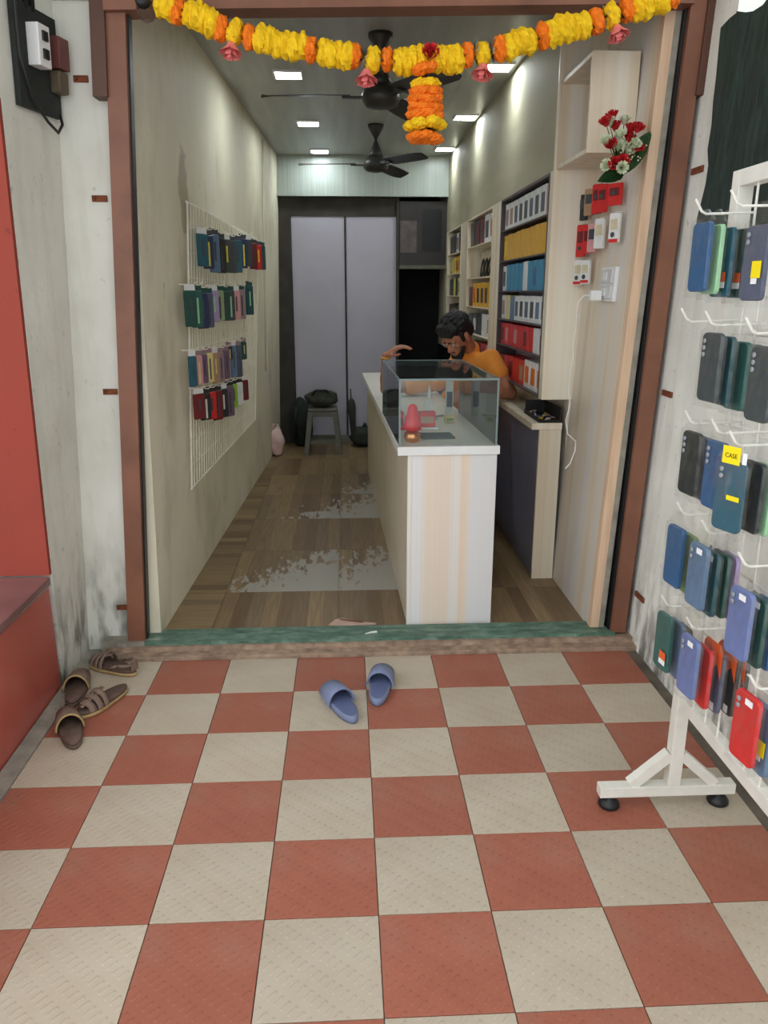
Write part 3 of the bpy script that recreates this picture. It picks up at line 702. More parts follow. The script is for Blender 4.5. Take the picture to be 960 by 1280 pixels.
for n_, a in (('side', (-.06, -.055, -.17, .17, .0, .022)), ('side', (.055, .06, -.17, .17, 0, .075)), ('end', (-.055, .055, .165, .17, 0, .075)), ('end', (-.055, .055, -.17, -.165, 0, .012))):
    b = bmesh.new(); bx(b, *a); mesh_obj(n_, b, M_TRAY, t)
rr = random.Random(21)
for k in range(16):
    c = ['tan', 'white', 'yellow', 'mauve', 'dkgrey', 'steel', 'cream', 'pink'][k % 8]
    b = bmesh.new(); w = rr.uniform(.012, .022); tube(b, [(-w, 0, 0), (0, rr.uniform(-.006, .006), .004), (w, 0, .002)], rr.uniform(.0035, .006), 5)
    tag(mesh_obj('spare_part', b, pal(c), loc=(1.075 + rr.uniform(-.038, .038), 4.17 + (-.15 + .3*(k/15)), ZL+.011), rot=(0, 0, rr.uniform(0, 3))), f'{ORD[min(k,13)] if k < 14 else ["fifteenth","sixteenth"][k-14]} small {cname(c)} spare part from the near end of the black tray', 'spare part', 'oddments in the tray')

# ------------------------------------------------------------------ shelves in the niches and the cartons on them
def shelf_unit(idx, y0, y1, zs, label, frame):
    t = tag(empty('shelf_unit', (XN, (y0+y1)/2, ZB)), label, 'shelf')
    def sp(n, x0, x1, a, b_, z0, z1, m):
        b = bmesh.new(); bx(b, x0, x1, a, b_, z0, z1); o = mesh_obj(n, b, m, t); o.location = (-XN, -(y0+y1)/2, -ZB)
    sp('back', 1.155, 1.168, y0+.001, y1-.001, ZB, ZT-.001, M_LILAC if idx == 0 else M_LAM)
    for a, b_ in ((y0+.001, y0+.013), (y1-.013, y1-.001)): sp('side', XN-.003, 1.155, a, b_, ZB, ZT-.001, frame)
    for z in zs: sp('shelf_board', XN+.0, 1.155, y0+.014, y1-.014, z-.008, z, frame)
    sp('top_board', XN-.002, 1.155, y0+.014, y1-.014, ZT-.014, ZT-.002, frame)
M_MAROONF = pmat('dark_plum_edging', (74, 62, 66), .5, .1)
Z1 = [1.05, 1.255, 1.415, 1.59, 1.775, 1.96]
shelf_unit(0, *NICHES[0], Z1, 'dark edged six-tier shelf of phone accessory cartons nearest the entrance', M_MAROONF)
Z2 = [1.05, 1.26, 1.47, 1.69, 1.93]; shelf_unit(1, *NICHES[1], Z2, 'beige five-tier wall shelf in the middle niche', M_LAM)
Z3 = [1.05, 1.30, 1.55, 1.75, 1.93]; shelf_unit(2, *NICHES[2], Z3, 'beige wall shelf in the farthest niche', M_LAM)
ROWN = ['bottom', 'fifth', 'fourth', 'third', 'second', 'top']
# carton: front faces the room (-x)
def carton(y, z, w, h, c, mark, label, group, dep=.09, x0=None, tilt=0):
    x0 = x0 or XN + .022
    t = tag(empty('accessory_carton', (x0+dep/2, y, z+.0005), tilt), label, 'carton', group)
    b = bmesh.new(); bx(b, -dep/2, dep/2, -w/2, w/2, 0, h, .0012); mesh_obj('box', b, pal(c, .35), t)
    if mark:
        b = bmesh.new(); bx(b, -dep/2-.0012, -dep/2+.0004, -w/2*.62, w/2*.62, h*.18, h*.78); mesh_obj('printed_panel', b, pal(mark, .35), t)
    return t
def row(ny, zi, zlist, items, hmax, rowname, niche, group):
    y0, y1 = NICHES[ny]; y0 += .018; y1 -= .018; n = len(items); w = (y1-y0)/n
    cnt = {}
    for k, it in enumerate(items):          # k = 0 is the far (left) end
        if it is None: continue
        c, mk, hs = it; y = y1 - w*(k+.5)
        lab = f'{cname(c)} carton, {ORD[k]} from the left on the {rowname} shelf of the {niche} niche'
        carton(y, zlist[zi], w*.90, hmax*hs, c, mk, lab, group)
N1 = 'nearest'
row(0, 5, Z1, [('white', 'mauve', .96), ('white', 'tan', .95), ('white', 'slate', .95), ('white', 'charcoal', .95), ('white', 'dkgrey', .96), ('white', 'slate', .95), ('white', 'dkgrey', .96), ('white', 'slate', .96), ('pink', 'mauve', .9)], .165, 'top', N1, 'cartons in the nearest niche')
row(0, 4, Z1, [('yellow', 'lemon', .93)] + [('yellow', None, q) for q in (.95, .93, .95, .96, .94, .95, .96, .95, .93)], .165, 'second', N1, 'cartons in the nearest niche')
row(0, 3, Z1, [('white', 'dkgrey', .92), ('cyan', None, .95), ('cyan', None, .95), ('cyan', None, .96), ('cyan', None, .93), ('white', None, .98), ('cyan', None, .96), ('cyan', 'blue', .97), ('cyan', None, .96), ('cyan', None, .97)], .165, 'third', N1, 'cartons in the nearest niche')
row(0, 2, Z1, [('white', 'mauve', .95), ('cream', 'beige', .95), ('steel', None, .9), ('white', 'slate', .93), ('white', 'dkgrey', .94), ('white', 'slate', .93), ('white', 'charcoal', .94), ('white', 'steel', .93), ('white', 'dkgrey', .95)], .155, 'fourth', N1, 'cartons in the nearest niche')
row(0, 1, Z1, [('red', 'maroon', .93), ('red', 'pink', .95), ('red', None, .95), ('red', 'pink', .94), ('red', None, .95), ('red', 'maroon', .95), ('red', None, .95), ('white', None, .96), ('white', 'mauve', .9)], .142, 'fifth', N1, 'cartons in the nearest niche')
row(0, 0, Z1, [('maroon', None, .7), ('red', None, .72), ('red', 'maroon', .75), ('red', None, .75), ('red', 'tan', .76), ('white', 'orange', .82), ('white', 'orange', .82), ('white', 'orange', .82)], .19, 'bottom', N1, 'cartons in the nearest niche')
G2 = 'goods in the middle niche'
row(1, 4, Z2, [('brown', 'charcoal', .93), ('brown', 'maroon', .93), ('maroon', 'brown', .93), ('white', 'dkgrey', .97), ('white', 'red', .95)], .20, 'top', 'middle', G2)
row(1, 2, Z2, [('maroon', 'brown', .8), ('yellow', 'orange', .95), ('yellow', 'brown', .95), ('yellow', 'brown', .95), ('yellow', 'brown', .95), ('yellow', 'orange', .95)], .19, 'third', 'middle', G2)
row(1, 1, Z2, [('black', 'steel', .85), ('charcoal', 'white', .85), ('black', 'dkgrey', .85), ('white', None, .9), ('white', 'mauve', .9)], .18, 'fourth', 'middle', G2)
row(1, 0, Z2, [('sage', 'yellow', .8), ('brown', 'lime', .8), ('maroon', None, .85), ('red', 'maroon', .85), ('mauve', None, .85)], .18, 'bottom', 'middle', G2)
# second tier of the middle niche: looped dark neckbands on a cream card
y0, y1 = NICHES[1]
tag(box('cream_card', 1.13, 1.14, y0+.10, y1-.05, Z2[3], Z2[3]+.2, pal('beige')), 'cream backing card on the second shelf of the middle niche', 'card')
for k in range(5):
    y = y1 - .30 - .15*k; b = bmesh.new(); pts = [(0, .05*math.cos(a), .075 + .07*math.sin(a)) for a in [math.radians(-60+30*i) for i in range(11)]]
    tube(b, pts, .0065, 6); tag(mesh_obj('neckband', b, M_BLACK, smooth=True, loc=(1.09, y, Z2[3]+.0), rot=(0, .12, 0)), f'dark looped neckband earphone, {ORD[k]} from the left on the cream card', 'earphones', 'neckband earphones on the card')
G3 = 'goods in the farthest niche'
row(2, 4, Z3, [('brown', 'dkgrey', .9), ('charcoal', None, .9), ('dkgrey', 'brown', .95), ('white', 'dkgrey', .95), ('brown', 'maroon', .9), ('charcoal', None, .9)], .18, 'top', 'farthest', G3)
row(2, 3, Z3, [('sage', 'cream', .9), ('yellow', 'cream', .9), ('cream', 'yellow', .9), ('yellow', 'maroon', .9), ('yellow', 'tan', .92), ('yellow', 'maroon', .9)], .16, 'second', 'farthest', G3)
row(2, 2, Z3, [('charcoal', None, .85), ('dkgreen', None, .9), ('cream', 'lemon', .9), ('charcoal', None, .9), ('cream', 'sage', .9), ('dkgreen', None, .85)], .175, 'third', 'farthest', G3)
row(2, 1, Z3, [('brown', None, .85), ('charcoal', 'tan', .85), ('brown', 'tan', .9), ('charcoal', None, .85), ('brown', 'dkgrey', .85)], .2, 'fourth', 'farthest', G3)

# wall box cabinet on the near right panel
wc = tag(empty('wall_cabinet', (1.03, 3.50, 2.15)), 'beige open-sided box cabinet mounted high on the right wall', 'cabinet')
def wcp(n, x0, x1, y0, y1, z0, z1, m):
    b = bmesh.new(); bx(b, x0, x1, y0, y1, z0, z1, .001); return mesh_obj(n, b, m, wc)
wcp('front_panel', 0, .20, 0, .018, 0, .385, M_LAM); wcp('rear_panel', 0, .20, .462, .48, 0, .385, M_LAM)
wcp('bottom', 0, .20, .018, .462, 0, .018, M_LAM); wcp('top', 0, .20, .018, .462, .367, .385, M_LAM); wcp('back', .185, .199, .018, .462, .018, .367, M_LILAC)

# ------------------------------------------------------------------ measured positions of the hanging goods
RACK_HOOKS = [
   (1.976, 1.771, 0.86),
   (1.797, 1.771, 0.86),
   (1.995, 1.513, 0.86),
   (1.857, 1.509, 0.86),
   (1.662, 1.5, 0.86),
   (1.908, 1.263, 0.86),
   (1.76, 1.264, 0.86),
   (1.67, 1.252, 0.86),
   (1.896, 1.024, 0.86),
   (1.749, 1.019, 0.86),
   (1.565, 1.0, 0.86),
   (1.929, 0.75, 0.86),
   (1.769, 0.755, 0.86),
   (1.453, 0.759, 0.86),
]
RACK_CASES = [
   (0, 0.887, 1.976, 1.748, 18, 'blue', 'a'),
   (0, 0.918, 1.976, 1.742, 10, 'mint', 'b'),
   (0, 0.945, 1.976, 1.735, 22, 'teal', 'o'),
   (0, 0.985, 1.976, 1.733, 14, 'dkgreen', 'o'),
   (1, 0.936, 1.797, 1.728, 28, 'slate', 'y'),
   (3, 0.888, 1.857, 1.488, 22, 'charcoal', 'l'),
   (3, 0.919, 1.857, 1.48, 12, 'dkteal', ''),
   (3, 0.956, 1.857, 1.467, 24, 'green', ''),
   (3, 0.987, 1.857, 1.461, 10, 'charcoal', ''),
   (4, 0.912, 1.662, 1.469, 22, 'charcoal', 'l'),
   (5, 0.888, 1.908, 1.238, 22, 'black', 'l'),
   (5, 0.919, 1.908, 1.225, 12, 'navy', ''),
   (6, 0.882, 1.76, 1.241, 24, 'blue', 'l'),
   (7, 0.878, 1.67, 1.212, 34, 'teal', 'c'),
   (7, 0.928, 1.67, 1.211, 24, 'black', 'l'),
   (7, 0.955, 1.67, 1.205, 10, 'mint', ''),
   (8, 0.868, 1.896, 0.988, 20, 'blue', ''),
   (8, 0.905, 1.896, 0.966, 10, 'fern', ''),
   (9, 0.864, 1.749, 0.988, 18, 'steel', 'w'),
   (9, 0.894, 1.749, 0.971, 10, 'dkteal', 'w'),
   (9, 0.92, 1.749, 0.967, 10, 'dkgreen', ''),
   (9, 0.943, 1.749, 0.962, 8, 'lilac', ''),
   (10, 0.884, 1.565, 0.942, 22, 'periwinkle', 'w'),
   (10, 0.919, 1.565, 0.925, 14, 'dkgreen', 'w'),
   (10, 0.942, 1.565, 0.919, 12, 'blue', ''),
   (11, 0.879, 1.929, 0.723, 20, 'green', 'o'),
   (11, 0.913, 1.929, 0.703, 10, 'steel', ''),
   (11, 0.935, 1.929, 0.688, 8, 'black', 'y'),
   (12, 0.879, 1.769, 0.73, 20, 'periwinkle', 'w'),
   (12, 0.918, 1.769, 0.702, 8, 'red', ''),
   (12, 0.95, 1.769, 0.688, 16, 'slate', 'h'),
   (12, 0.989, 1.769, 0.678, 16, 'black', 'h'),
   (12, 1.016, 1.769, 0.668, 10, 'charcoal', 'h'),
   (13, 0.867, 1.453, 0.743, 26, 'red', 'w'),
   (13, 0.903, 1.453, 0.718, 14, 'steel', 'y'),
]
GRID_PACKETS = [
  [
    (-0.726, 4.2, 1.869, 0.163, 'teal'),
    (-0.721, 4.337, 1.871, 0.173, 'navy'),
    (-0.715, 4.508, 1.886, 0.197, 'steel'),
    (-0.708, 4.688, 1.877, 0.188, 'black'),
    (-0.702, 4.861, 1.883, 0.186, 'charcoal'),
    (-0.695, 5.047, 1.886, 0.188, 'dkgrey'),
    (-0.687, 5.25, 1.903, 0.196, 'teal'),
    (-0.678, 5.471, 1.926, 0.194, 'navy'),
    (-0.671, 5.673, 1.934, 0.185, 'charcoal'),
    (-0.662, 5.927, 1.923, 0.183, 'maroon'),
    (-0.653, 6.166, 1.925, 0.179, 'red'),
    (-0.645, 6.381, 1.931, 0.179, 'dkteal'),
  ],
  [
    (-0.746, 3.885, 1.59, 0.168, 'dkgreen'),
    (-0.741, 4.023, 1.59, 0.178, 'green'),
    (-0.736, 4.15, 1.579, 0.18, 'navy'),
    (-0.731, 4.288, 1.578, 0.182, 'slate'),
    (-0.726, 4.438, 1.591, 0.167, 'lilac'),
    (-0.72, 4.596, 1.591, 0.173, 'sage'),
    (-0.714, 4.765, 1.587, 0.175, 'dkgreen'),
    (-0.707, 4.948, 1.592, 0.176, 'charcoal'),
    (-0.7, 5.146, 1.592, 0.184, 'pink'),
    (-0.692, 5.361, 1.598, 0.186, 'mauve'),
    (-0.678, 5.704, 1.626, 0.197, 'dkteal'),
  ],
  [
    (-0.755, 3.881, 1.28, 0.152, 'teal'),
    (-0.75, 4.004, 1.274, 0.153, 'pink'),
    (-0.746, 4.136, 1.268, 0.154, 'plum'),
    (-0.741, 4.277, 1.266, 0.159, 'cream'),
    (-0.735, 4.427, 1.255, 0.165, 'tan'),
    (-0.73, 4.588, 1.247, 0.166, 'mauve'),
    (-0.723, 4.763, 1.244, 0.172, 'plum'),
    (-0.719, 4.871, 1.26, 0.082, 'black'),
    (-0.714, 5.01, 1.256, 0.201, 'steel'),
    (-0.707, 5.218, 1.247, 0.214, 'slate'),
    (-0.699, 5.412, 1.256, 0.118, 'dkgreen'),
  ],
  [
    (-0.756, 3.989, 1.082, 0.132, 'maroon'),
    (-0.751, 4.14, 1.063, 0.145, 'black'),
    (-0.746, 4.284, 1.054, 0.15, 'red'),
    (-0.74, 4.461, 1.041, 0.166, 'maroon'),
    (-0.734, 4.628, 1.03, 0.172, 'black'),
    (-0.727, 4.836, 1.024, 0.189, 'plum'),
    (-0.722, 4.975, 1.018, 0.153, 'lime'),
    (-0.715, 5.184, 1.005, 0.149, 'white'),
    (-0.707, 5.411, 0.996, 0.138, 'maroon'),
  ],
]
WALL_PACKS = [
   (1.172, 4.088, 2.053, 0.109, 'tan', 'w'),
   (1.172, 3.976, 2.04, 0.117, 'black', ''),
   (1.172, 3.88, 2.054, 0.121, 'tan', ''),
   (1.172, 3.762, 2.061, 0.131, 'red', 'b'),
   (1.172, 3.679, 2.05, 0.121, 'red', 'b'),
   (1.171, 3.513, 2.033, 0.093, 'red', 'B'),
   (1.168, 4.06, 1.942, 0.202, 'white', 'r'),
   (1.166, 3.95, 1.899, 0.153, 'red', 'r'),
   (1.166, 3.844, 1.89, 0.134, 'red', ''),
   (1.166, 3.771, 1.892, 0.131, 'pink', ''),
   (1.166, 3.67, 1.904, 0.134, 'white', ''),
   (1.166, 3.468, 1.909, 0.123, 'white', 'r'),
   (1.159, 3.942, 1.735, 0.118, 'white', 'r'),
   (1.159, 3.822, 1.73, 0.107, 'white', 'r'),
]

# ------------------------------------------------------------------ display rack with phone cases
rk = tag(empty('display_rack', (1.02, 2.07, 0)), 'white steel display rack with hooks and round black feet at the right', 'rack')
RO = Vector((1.02, 2.07, 0))
def rp(n, x0, x1, y0, y1, z0, z1, m=None, bev=.0025):
    b = bmesh.new(); bx(b, x0, x1, y0, y1, z0, z1, bev); o = mesh_obj(n, b, m or M_WMETAL, rk); o.location = -RO; return o
def stand(y):
    rp('foot_bar', .785, 1.222, y-.02, y+.02, .042, .078)
    rp('post', 1.0, 1.04, y-.02, y+.02, .078, 1.88)
    for s_ in (-1, 1):
        b = bmesh.new(); p0 = Vector((1.02 + s_*.135, y, .078)); p1 = Vector((1.02 + s_*.018, y, .185))
        d = (p1-p0).normalized(); nn = Vector((-d.z, 0, d.x))*.016
        vs = []
        for p in (p0, p1):
            for q in (nn + Vector((0, -.016, 0)), nn + Vector((0, .016, 0)), -nn + Vector((0, .016, 0)), -nn + Vector((0, -.016, 0))): vs.append(b.verts.new(p+q))
        for f in ((0, 1, 2, 3), (7, 6, 5, 4), (0, 4, 5, 1), (1, 5, 6, 2), (2, 6, 7, 3), (3, 7, 4, 0)): b.faces.new([vs[i] for i in f])
        bmesh.ops.recalc_face_normals(b, faces=b.faces); o = mesh_obj('brace', b, M_WMETAL, rk); o.location = -RO
        lathe_obj('rubber_foot', [(.030, 0), (.034, .006), (.033, .014), (.022, .028), (.012, .034), (.010, .044)], M_BLACK, rk, 20, loc=Vector((1.0 + s_*.178, y, 0))-RO)
stand(2.07); stand(1.02)
rp('rail', 1.005, 1.035, 1.04, 2.05, .36, .40); rp('rail', 1.0, 1.04, 1.04, 2.05, 1.84, 1.88)
for k in range(14):
    y = 2.05 - .075*(k+1)
    if y > 1.05: tube_obj('wire', [Vector((1.012, y, .40))-RO, Vector((1.012, y, 1.84))-RO], .0032, M_WMETAL, rk, 6)
for k in range(11):
    z = .40 + .12*(k+1); tube_obj('wire', [Vector((1.018, 1.04, z))-RO, Vector((1.018, 2.05, z))-RO], .0032, M_WMETAL, rk, 6)
for hy, hz, hx in RACK_HOOKS:
    pts = [Vector((1.012, hy, hz)), Vector((hx+.03, hy, hz-.004)), Vector((hx+.018, hy, hz+.002)), Vector((hx, hy, hz+.03))]
    tube_obj('hook', [p-RO for p in pts], .0032, M_WMETAL, rk, 6)

CASE_ME = {}
def rr_me(key, w, h, d, m, r=.011, inset=.0):
    k = (key, w, h, d, m.name)
    if k not in CASE_ME:
        b = bmesh.new(); prism_y(b, rrect(w, h, r), -d/2, d/2, inset)
        me = bpy.data.meshes.new(key); b.to_mesh(me); b.free(); me.materials.append(m); CASE_ME[k] = me
    return CASE_ME[k]
def text_mesh(s, size, mat, parent, loc, rot):
    cu = bpy.data.curves.new('lettering', 'FONT'); cu.body = s; cu.size = size; cu.align_x = 'CENTER'; cu.extrude = .0002
    o = bpy.data.objects.new('lettering', cu); COL.objects.link(o)
    me = bpy.data.meshes.new_from_object(o.evaluated_get(bpy.context.evaluated_depsgraph_get())); bpy.data.objects.remove(o)
    return mesh_link('lettering', me, mat, parent, loc=loc, rot=rot)
M_LENS = pmat('camera_lens_black', (150, 154, 158), .15, .1)
M_STK_O = pmat('orange_sticker', (224, 96, 46), .5, .05); M_STK_W = pmat('white_sticker', (236, 236, 236), .5, .03); M_STK_Y = pmat('yellow_tag_card', (246, 222, 20), .5, .04); M_INK = pmat('dark_print', (60, 50, 20), .6)
TIER = {1.771: 'top', 1.513: 'second', 1.509: 'second', 1.5: 'second', 1.263: 'middle', 1.264: 'middle', 1.252: 'middle', 1.024: 'fourth', 1.019: 'fourth', 1.0: 'fourth', .75: 'bottom', .755: 'bottom', .759: 'bottom'}
HOOKW = {'top': ['left hook', 'right hook'], 'second': ['empty hook', 'left hook', 'right hook'], 'middle': ['left hook', 'middle hook', 'right hook'], 'fourth': ['left hook', 'middle hook', 'right hook'], 'bottom': ['left hook', 'middle hook', 'right hook']}
FEAT = {'o': 'orange and white sticker', 'y': 'yellow tag', 'w': 'small white sticker', 'l': 'camera cutouts', 'c': 'yellow CASE tag on its bag', 'h': 'orange header card', 'b': 'tied bag top'}
hookcount = {}
for h, x, y, zt, th, c, k in RACK_CASES:
    tier = TIER[RACK_HOOKS[h][1]]; same = [i for i, q in enumerate(RACK_HOOKS) if TIER[q[1]] == tier]; hw = HOOKW[tier][same.index(h)]
    hookcount[h] = hookcount.get(h, 0) + 1
    ft = FEAT.get(k); lab = f'{cname(c)} phone case' + (f' with {ft}' if ft else '') + f', {ORD[hookcount[h]-1]} on {tier}-row {hw}'
    t = tag(empty('phone_case', (x, y, zt), math.radians(-90 + th*(.3 if th < 30 else .6))), lab, 'phone case', 'phone cases on the rack')
    o = mesh_link('case', rr_me('case', .078, .165, .011, pal(c, .35), .012, .03), None, t)
    mesh_link('bag', rr_me('bag', .09, .185, .0165, M_FILM, .004), None, t, loc=(0, 0, .006))
    hz = RACK_HOOKS[h][1]
    top = max(.012, hz - zt)
    b = bmesh.new(); prism_y(b, [(-.045, .006), (-.014, top+.006), (.014, top+.006), (.045, .006)], -.003, .003); mesh_obj('bag_top', b, M_FILM, t)
    if k in 'lycw' and k:
        for q in range(2 if k != 'l' else 3):
            lathe_obj('camera_ring', [(.006, 0), (.006, .002), (.0035, .0022)], M_LENS, t, 10, loc=(-.022, -.0085, -.02-.016*q), rot=(math.pi/2, 0, 0))
    def sticker(m, x0, x1, z0, z1, n='sticker', yy=-.0098):
        b = bmesh.new(); bx(b, x0, x1, yy, yy+.0008, z0, z1); return mesh_obj(n, b, m, t)
    if k == 'o': sticker(M_STK_O, .0, .032, -.128, -.105); sticker(M_STK_W, .0, .032, -.143, -.1285)
    if k == 'w': sticker(M_STK_W, .0, .024, -.022, -.008)
    if k == 'y': sticker(M_STK_Y, .002, .034, -.115, -.078, 'tag'); sticker(M_STK_W, .004, .024, -.128, -.1155)
    if k == 'c':
        s = sticker(M_STK_Y, -.022, .028, -.004, .036, 'tag', -.0125); text_mesh('CASE', .015, M_INK, s, (.003, -.013, .010), (math.pi/2, 0, 0))
        sticker(M_STK_Y, .0, .036, -.088, -.077); sticker(M_STK_W, .032, .044, .0, .026)
    if k == 'h':
        b = bmesh.new(); prism_y(b, [(-.043, -.045), (-.02, -.02), (.0, -.05), (.025, -.025), (.043, -.06), (.043, .015), (.03, .03), (-.03, .03), (-.043, .015)], -.011, -.0098); mesh_obj('header_card', b, M_STK_O, t)
        sticker(M_STK_W, .01, .028, -.155, -.135)

# ------------------------------------------------------------------ wire grid on the left wall and its packets
GC = [Vector(v) for v in ((-0.795, 4.13, 2.014), (-0.708, 6.525, 1.981), (-0.758, 6.226, 0.587), (-0.841, 3.974, 0.58))]
for v in GC: v.x += .02
wg = tag(empty('wire_grid', GC[3]), 'cream wire grid panel hung with packets on the left wall', 'wire grid')
def gpt(s, t_): return GC[0].lerp(GC[1], s).lerp(GC[3].lerp(GC[2], s), t_) - GC[3]
NV = 36
for i in range(NV+1):
    s = i/NV; tube_obj('wire', [gpt(s, 0), gpt(s, 1)], .005 if i in (0, NV) else .0028, M_CWIRE, wg, 5)
for j in range(13):
    t_ = j/12; tube_obj('cross_wire', [gpt(0, t_)+Vector((-.006, 0, 0)), gpt(1, t_)+Vector((-.006, 0, 0))], .005 if j in (0, 12) else .0026, M_CWIRE, wg, 5)
GO2 = GC[3]
RWN = ['top', 'second', 'third', 'bottom']
for ri, rw in enumerate(GRID_PACKETS):
    n = len(rw)
    for i, (x, y, z, h, c) in enumerate(rw):
        w = .075 if ri != 2 else .05
        xx = x
        t = tag(empty('hanging_packet', (xx, y, z), math.radians(90-32)), f'{cname(c)} hanging packet, {ORD[i]} from the left in the {RWN[ri]} row on the wire grid', 'packet', 'packets on the wire grid')
        mesh_link('packet_body', rr_me('packet_body', w, round(h, 2), .013, pal(c, .4), .006, .04), None, t)
        b = bmesh.new(); prism_y(b, [(-w/2*.95, 0), (-w/2*.95, .03), (w/2*.95, .03), (w/2*.95, 0)], -.0015, .0015)
        mesh_obj('header_card', b, pal({0: 'dkgrey', 1: 'dkgreen', 2: 'mauve', 3: 'black'}[ri]) if i % 4 else pal('white'), t)
        m2 = {0: ['steel', 'lemon', 'white'], 1: ['white', 'mint', 'lilac'], 2: ['white', 'cream', 'pink'], 3: ['orange', 'white', 'red']}[ri][i % 3]
        b = bmesh.new(); bx(b, -w*.10, w*.08, -.0078, -.0064, -h*(.9 if i % 2 else .7), -h*.2); mesh_obj('printed_label', b, pal(m2 if i % 3 == 1 else 'dkgrey'), t)
        hp = Vector((x, y, z+.028)); wp = Vector((LW(y, z)+.02, y, z+.028))
        tube_obj('hook', [wp-GO2, hp + Vector((.02, 0, -.002))-GO2, hp + Vector((.035, 0, .012))-GO2], .0026, M_CWIRE, wg, 5)

# ------------------------------------------------------------------ packets, switchboard, charger and bouquet on the right panel
GRPW = 'packets on the near right panel'
places = ['first', 'second', 'third', 'fourth', 'fifth', 'last']
for i, (x, y, z, h, c, k) in enumerate(WALL_PACKS):
    rown = 'top' if i < 6 else ('middle' if i < 12 else 'lower'); j = i if i < 6 else (i-6 if i < 12 else i-12)
    w = .075 if k == 'B' else .055
    t = tag(empty('accessory_packet', (x, y, z), math.radians(-90+30)), f'{cname(c)} accessory packet, {places[j]} from the left in the {rown} row on the right panel', 'packet', GRPW)
    mesh_link('pouch', rr_me('pouch', w, round(h, 2), .012, pal(c, .3), .005, .03), None, t)
    b = bmesh.new(); bx(b, -w/2*.7, w/2*.7, -.0074, -.006, -h*.55, -h*.2); mesh_obj('window', b, pal({'red': 'maroon', 'white': 'beige'}.get(c, 'dkgrey')), t)
    if k in ('r', 'w') and k: b = bmesh.new(); bx(b, -w/2*.9, w/2*.9, -.0074, -.006, -h*.98, -h*.86); mesh_obj('red_band', b, pal('red'), t)
    if k in ('B', 'b', 'r') and k: lathe_obj('printed_disc', [(.011, 0), (.011, .0015), (.009, .0016)], pal('dkgrey'), t, 12, loc=(-.004, -.0072, -h*(.42 if k != 'r' else .72)), rot=(math.pi/2, 0, 0))
    tube_obj('hang_hook', [(0, 0, -.01), (0, .0, .004), (.0, .055, .006)], .002, M_WMETAL, t, 5)

sb = tag(empty('switchboard', (RW(1.54), 3.58, 1.54), rot=(0, .04, 0)), 'white two-gang switchboard on the right panel beneath the red packets', 'switchboard')
b = bmesh.new(); bx(b, -.018, .0, -.10, .10, 0, .15, .004); mesh_obj('plate', b, M_WHITE, sb)
for z0 in (.012, .08):
    b = bmesh.new(); bx(b, -.026, -.018, -.075, .075, z0, z0+.058, .003); md = mesh_obj('module', b, pmat('grey_white_plastic', (206, 206, 206), .4, .03), sb)
    b = bmesh.new(); bx(b, -.031, -.026, -.02, .03, z0+.012, z0+.046, .002); mesh_obj('switch' if z0 > .05 else 'socket', b, M_WHITE, md)
ch = tag(empty('charger_plug', (RW(1.565)-.033, 3.60, 1.545)), 'white charger plugged into the switchboard with a long dangling cable', 'charger')
b = bmesh.new(); bx(b, -.052, 0, -.02, .02, 0, .045, .004); mesh_obj('plug', b, M_WHITE, ch)
CO = Vector(ch.location)
cpts = [(-.05+CO.x, 3.60, 1.567), (1.10, 3.62, 1.568), (1.08, 3.64, 1.54), (1.078, 3.65, 1.49), (1.082, 3.66, 1.41), (1.072, 3.66, 1.34), (1.078, 3.655, 1.285), (1.068, 3.66, 1.205), (1.066, 3.66, 1.125), (1.076, 3.65, 1.06), (1.06, 3.65, .985), (1.07, 3.64, .92), (1.10, 3.60, .892), (1.10, 3.60, .845), (1.08, 3.60, .782), (1.058, 3.60, .757)]
tube_obj('cable', [Vector(p)-CO for p in cpts], .003, M_WHITE, ch, 6)

bq = tag(empty('flower_bouquet', (1.123, 3.305, 2.082)), 'artificial bouquet of red and white roses with green leaves on the right panel', 'bouquet')
BO = Vector((1.165, 3.42, 2.10))
RR_ = rose_me('rose', M_ROSER, .022); RWH = rose_me('rose', pmat('ivory_rose_petals', (214, 222, 190), .6, .1, 40), .02)
M_LEAFG = pmat('green_fabric_leaf', (46, 84, 42), .6, .2, 30); M_STEM = pmat('green_stem', (70, 92, 50), .7, .1)
br = random.Random(8)
ROS = [((1.101, 2.249), 0), ((1.067, 2.221), 0), ((1.117, 2.213), 0), ((1.085, 2.225), 1), ((1.150, 2.235), 1), ((1.172, 2.203), 0), ((1.185, 2.20), 0), ((1.168, 2.172), 0), ((1.128, 2.18), 1), ((1.083, 2.163), 1), ((1.103, 2.147), 0), ((1.128, 2.143), 1), ((1.141, 2.15), 1), ((1.182, 2.148), 1), ((1.172, 2.128), 1), ((1.20, 2.14), 0), ((1.102, 2.085), 1), ((1.125, 2.088), 0), ((1.148, 2.094), 0), ((1.140, 2.072), 1)]
for (x, z), k in ROS:
    p = Vector((x, 3.40 - br.uniform(.0, .05), z)); d = (p - Vector((1.16, 3.46, 2.08))).normalized()
    q = d.to_track_quat('Z', 'Y').to_euler(); put(RWH if k else RR_, p, bq, BO, q, 1, 'rose')
    tube_obj('stem', [Vector((1.16, 3.44, 2.08))-BO, p-BO], .0018, M_STEM, bq, 5)
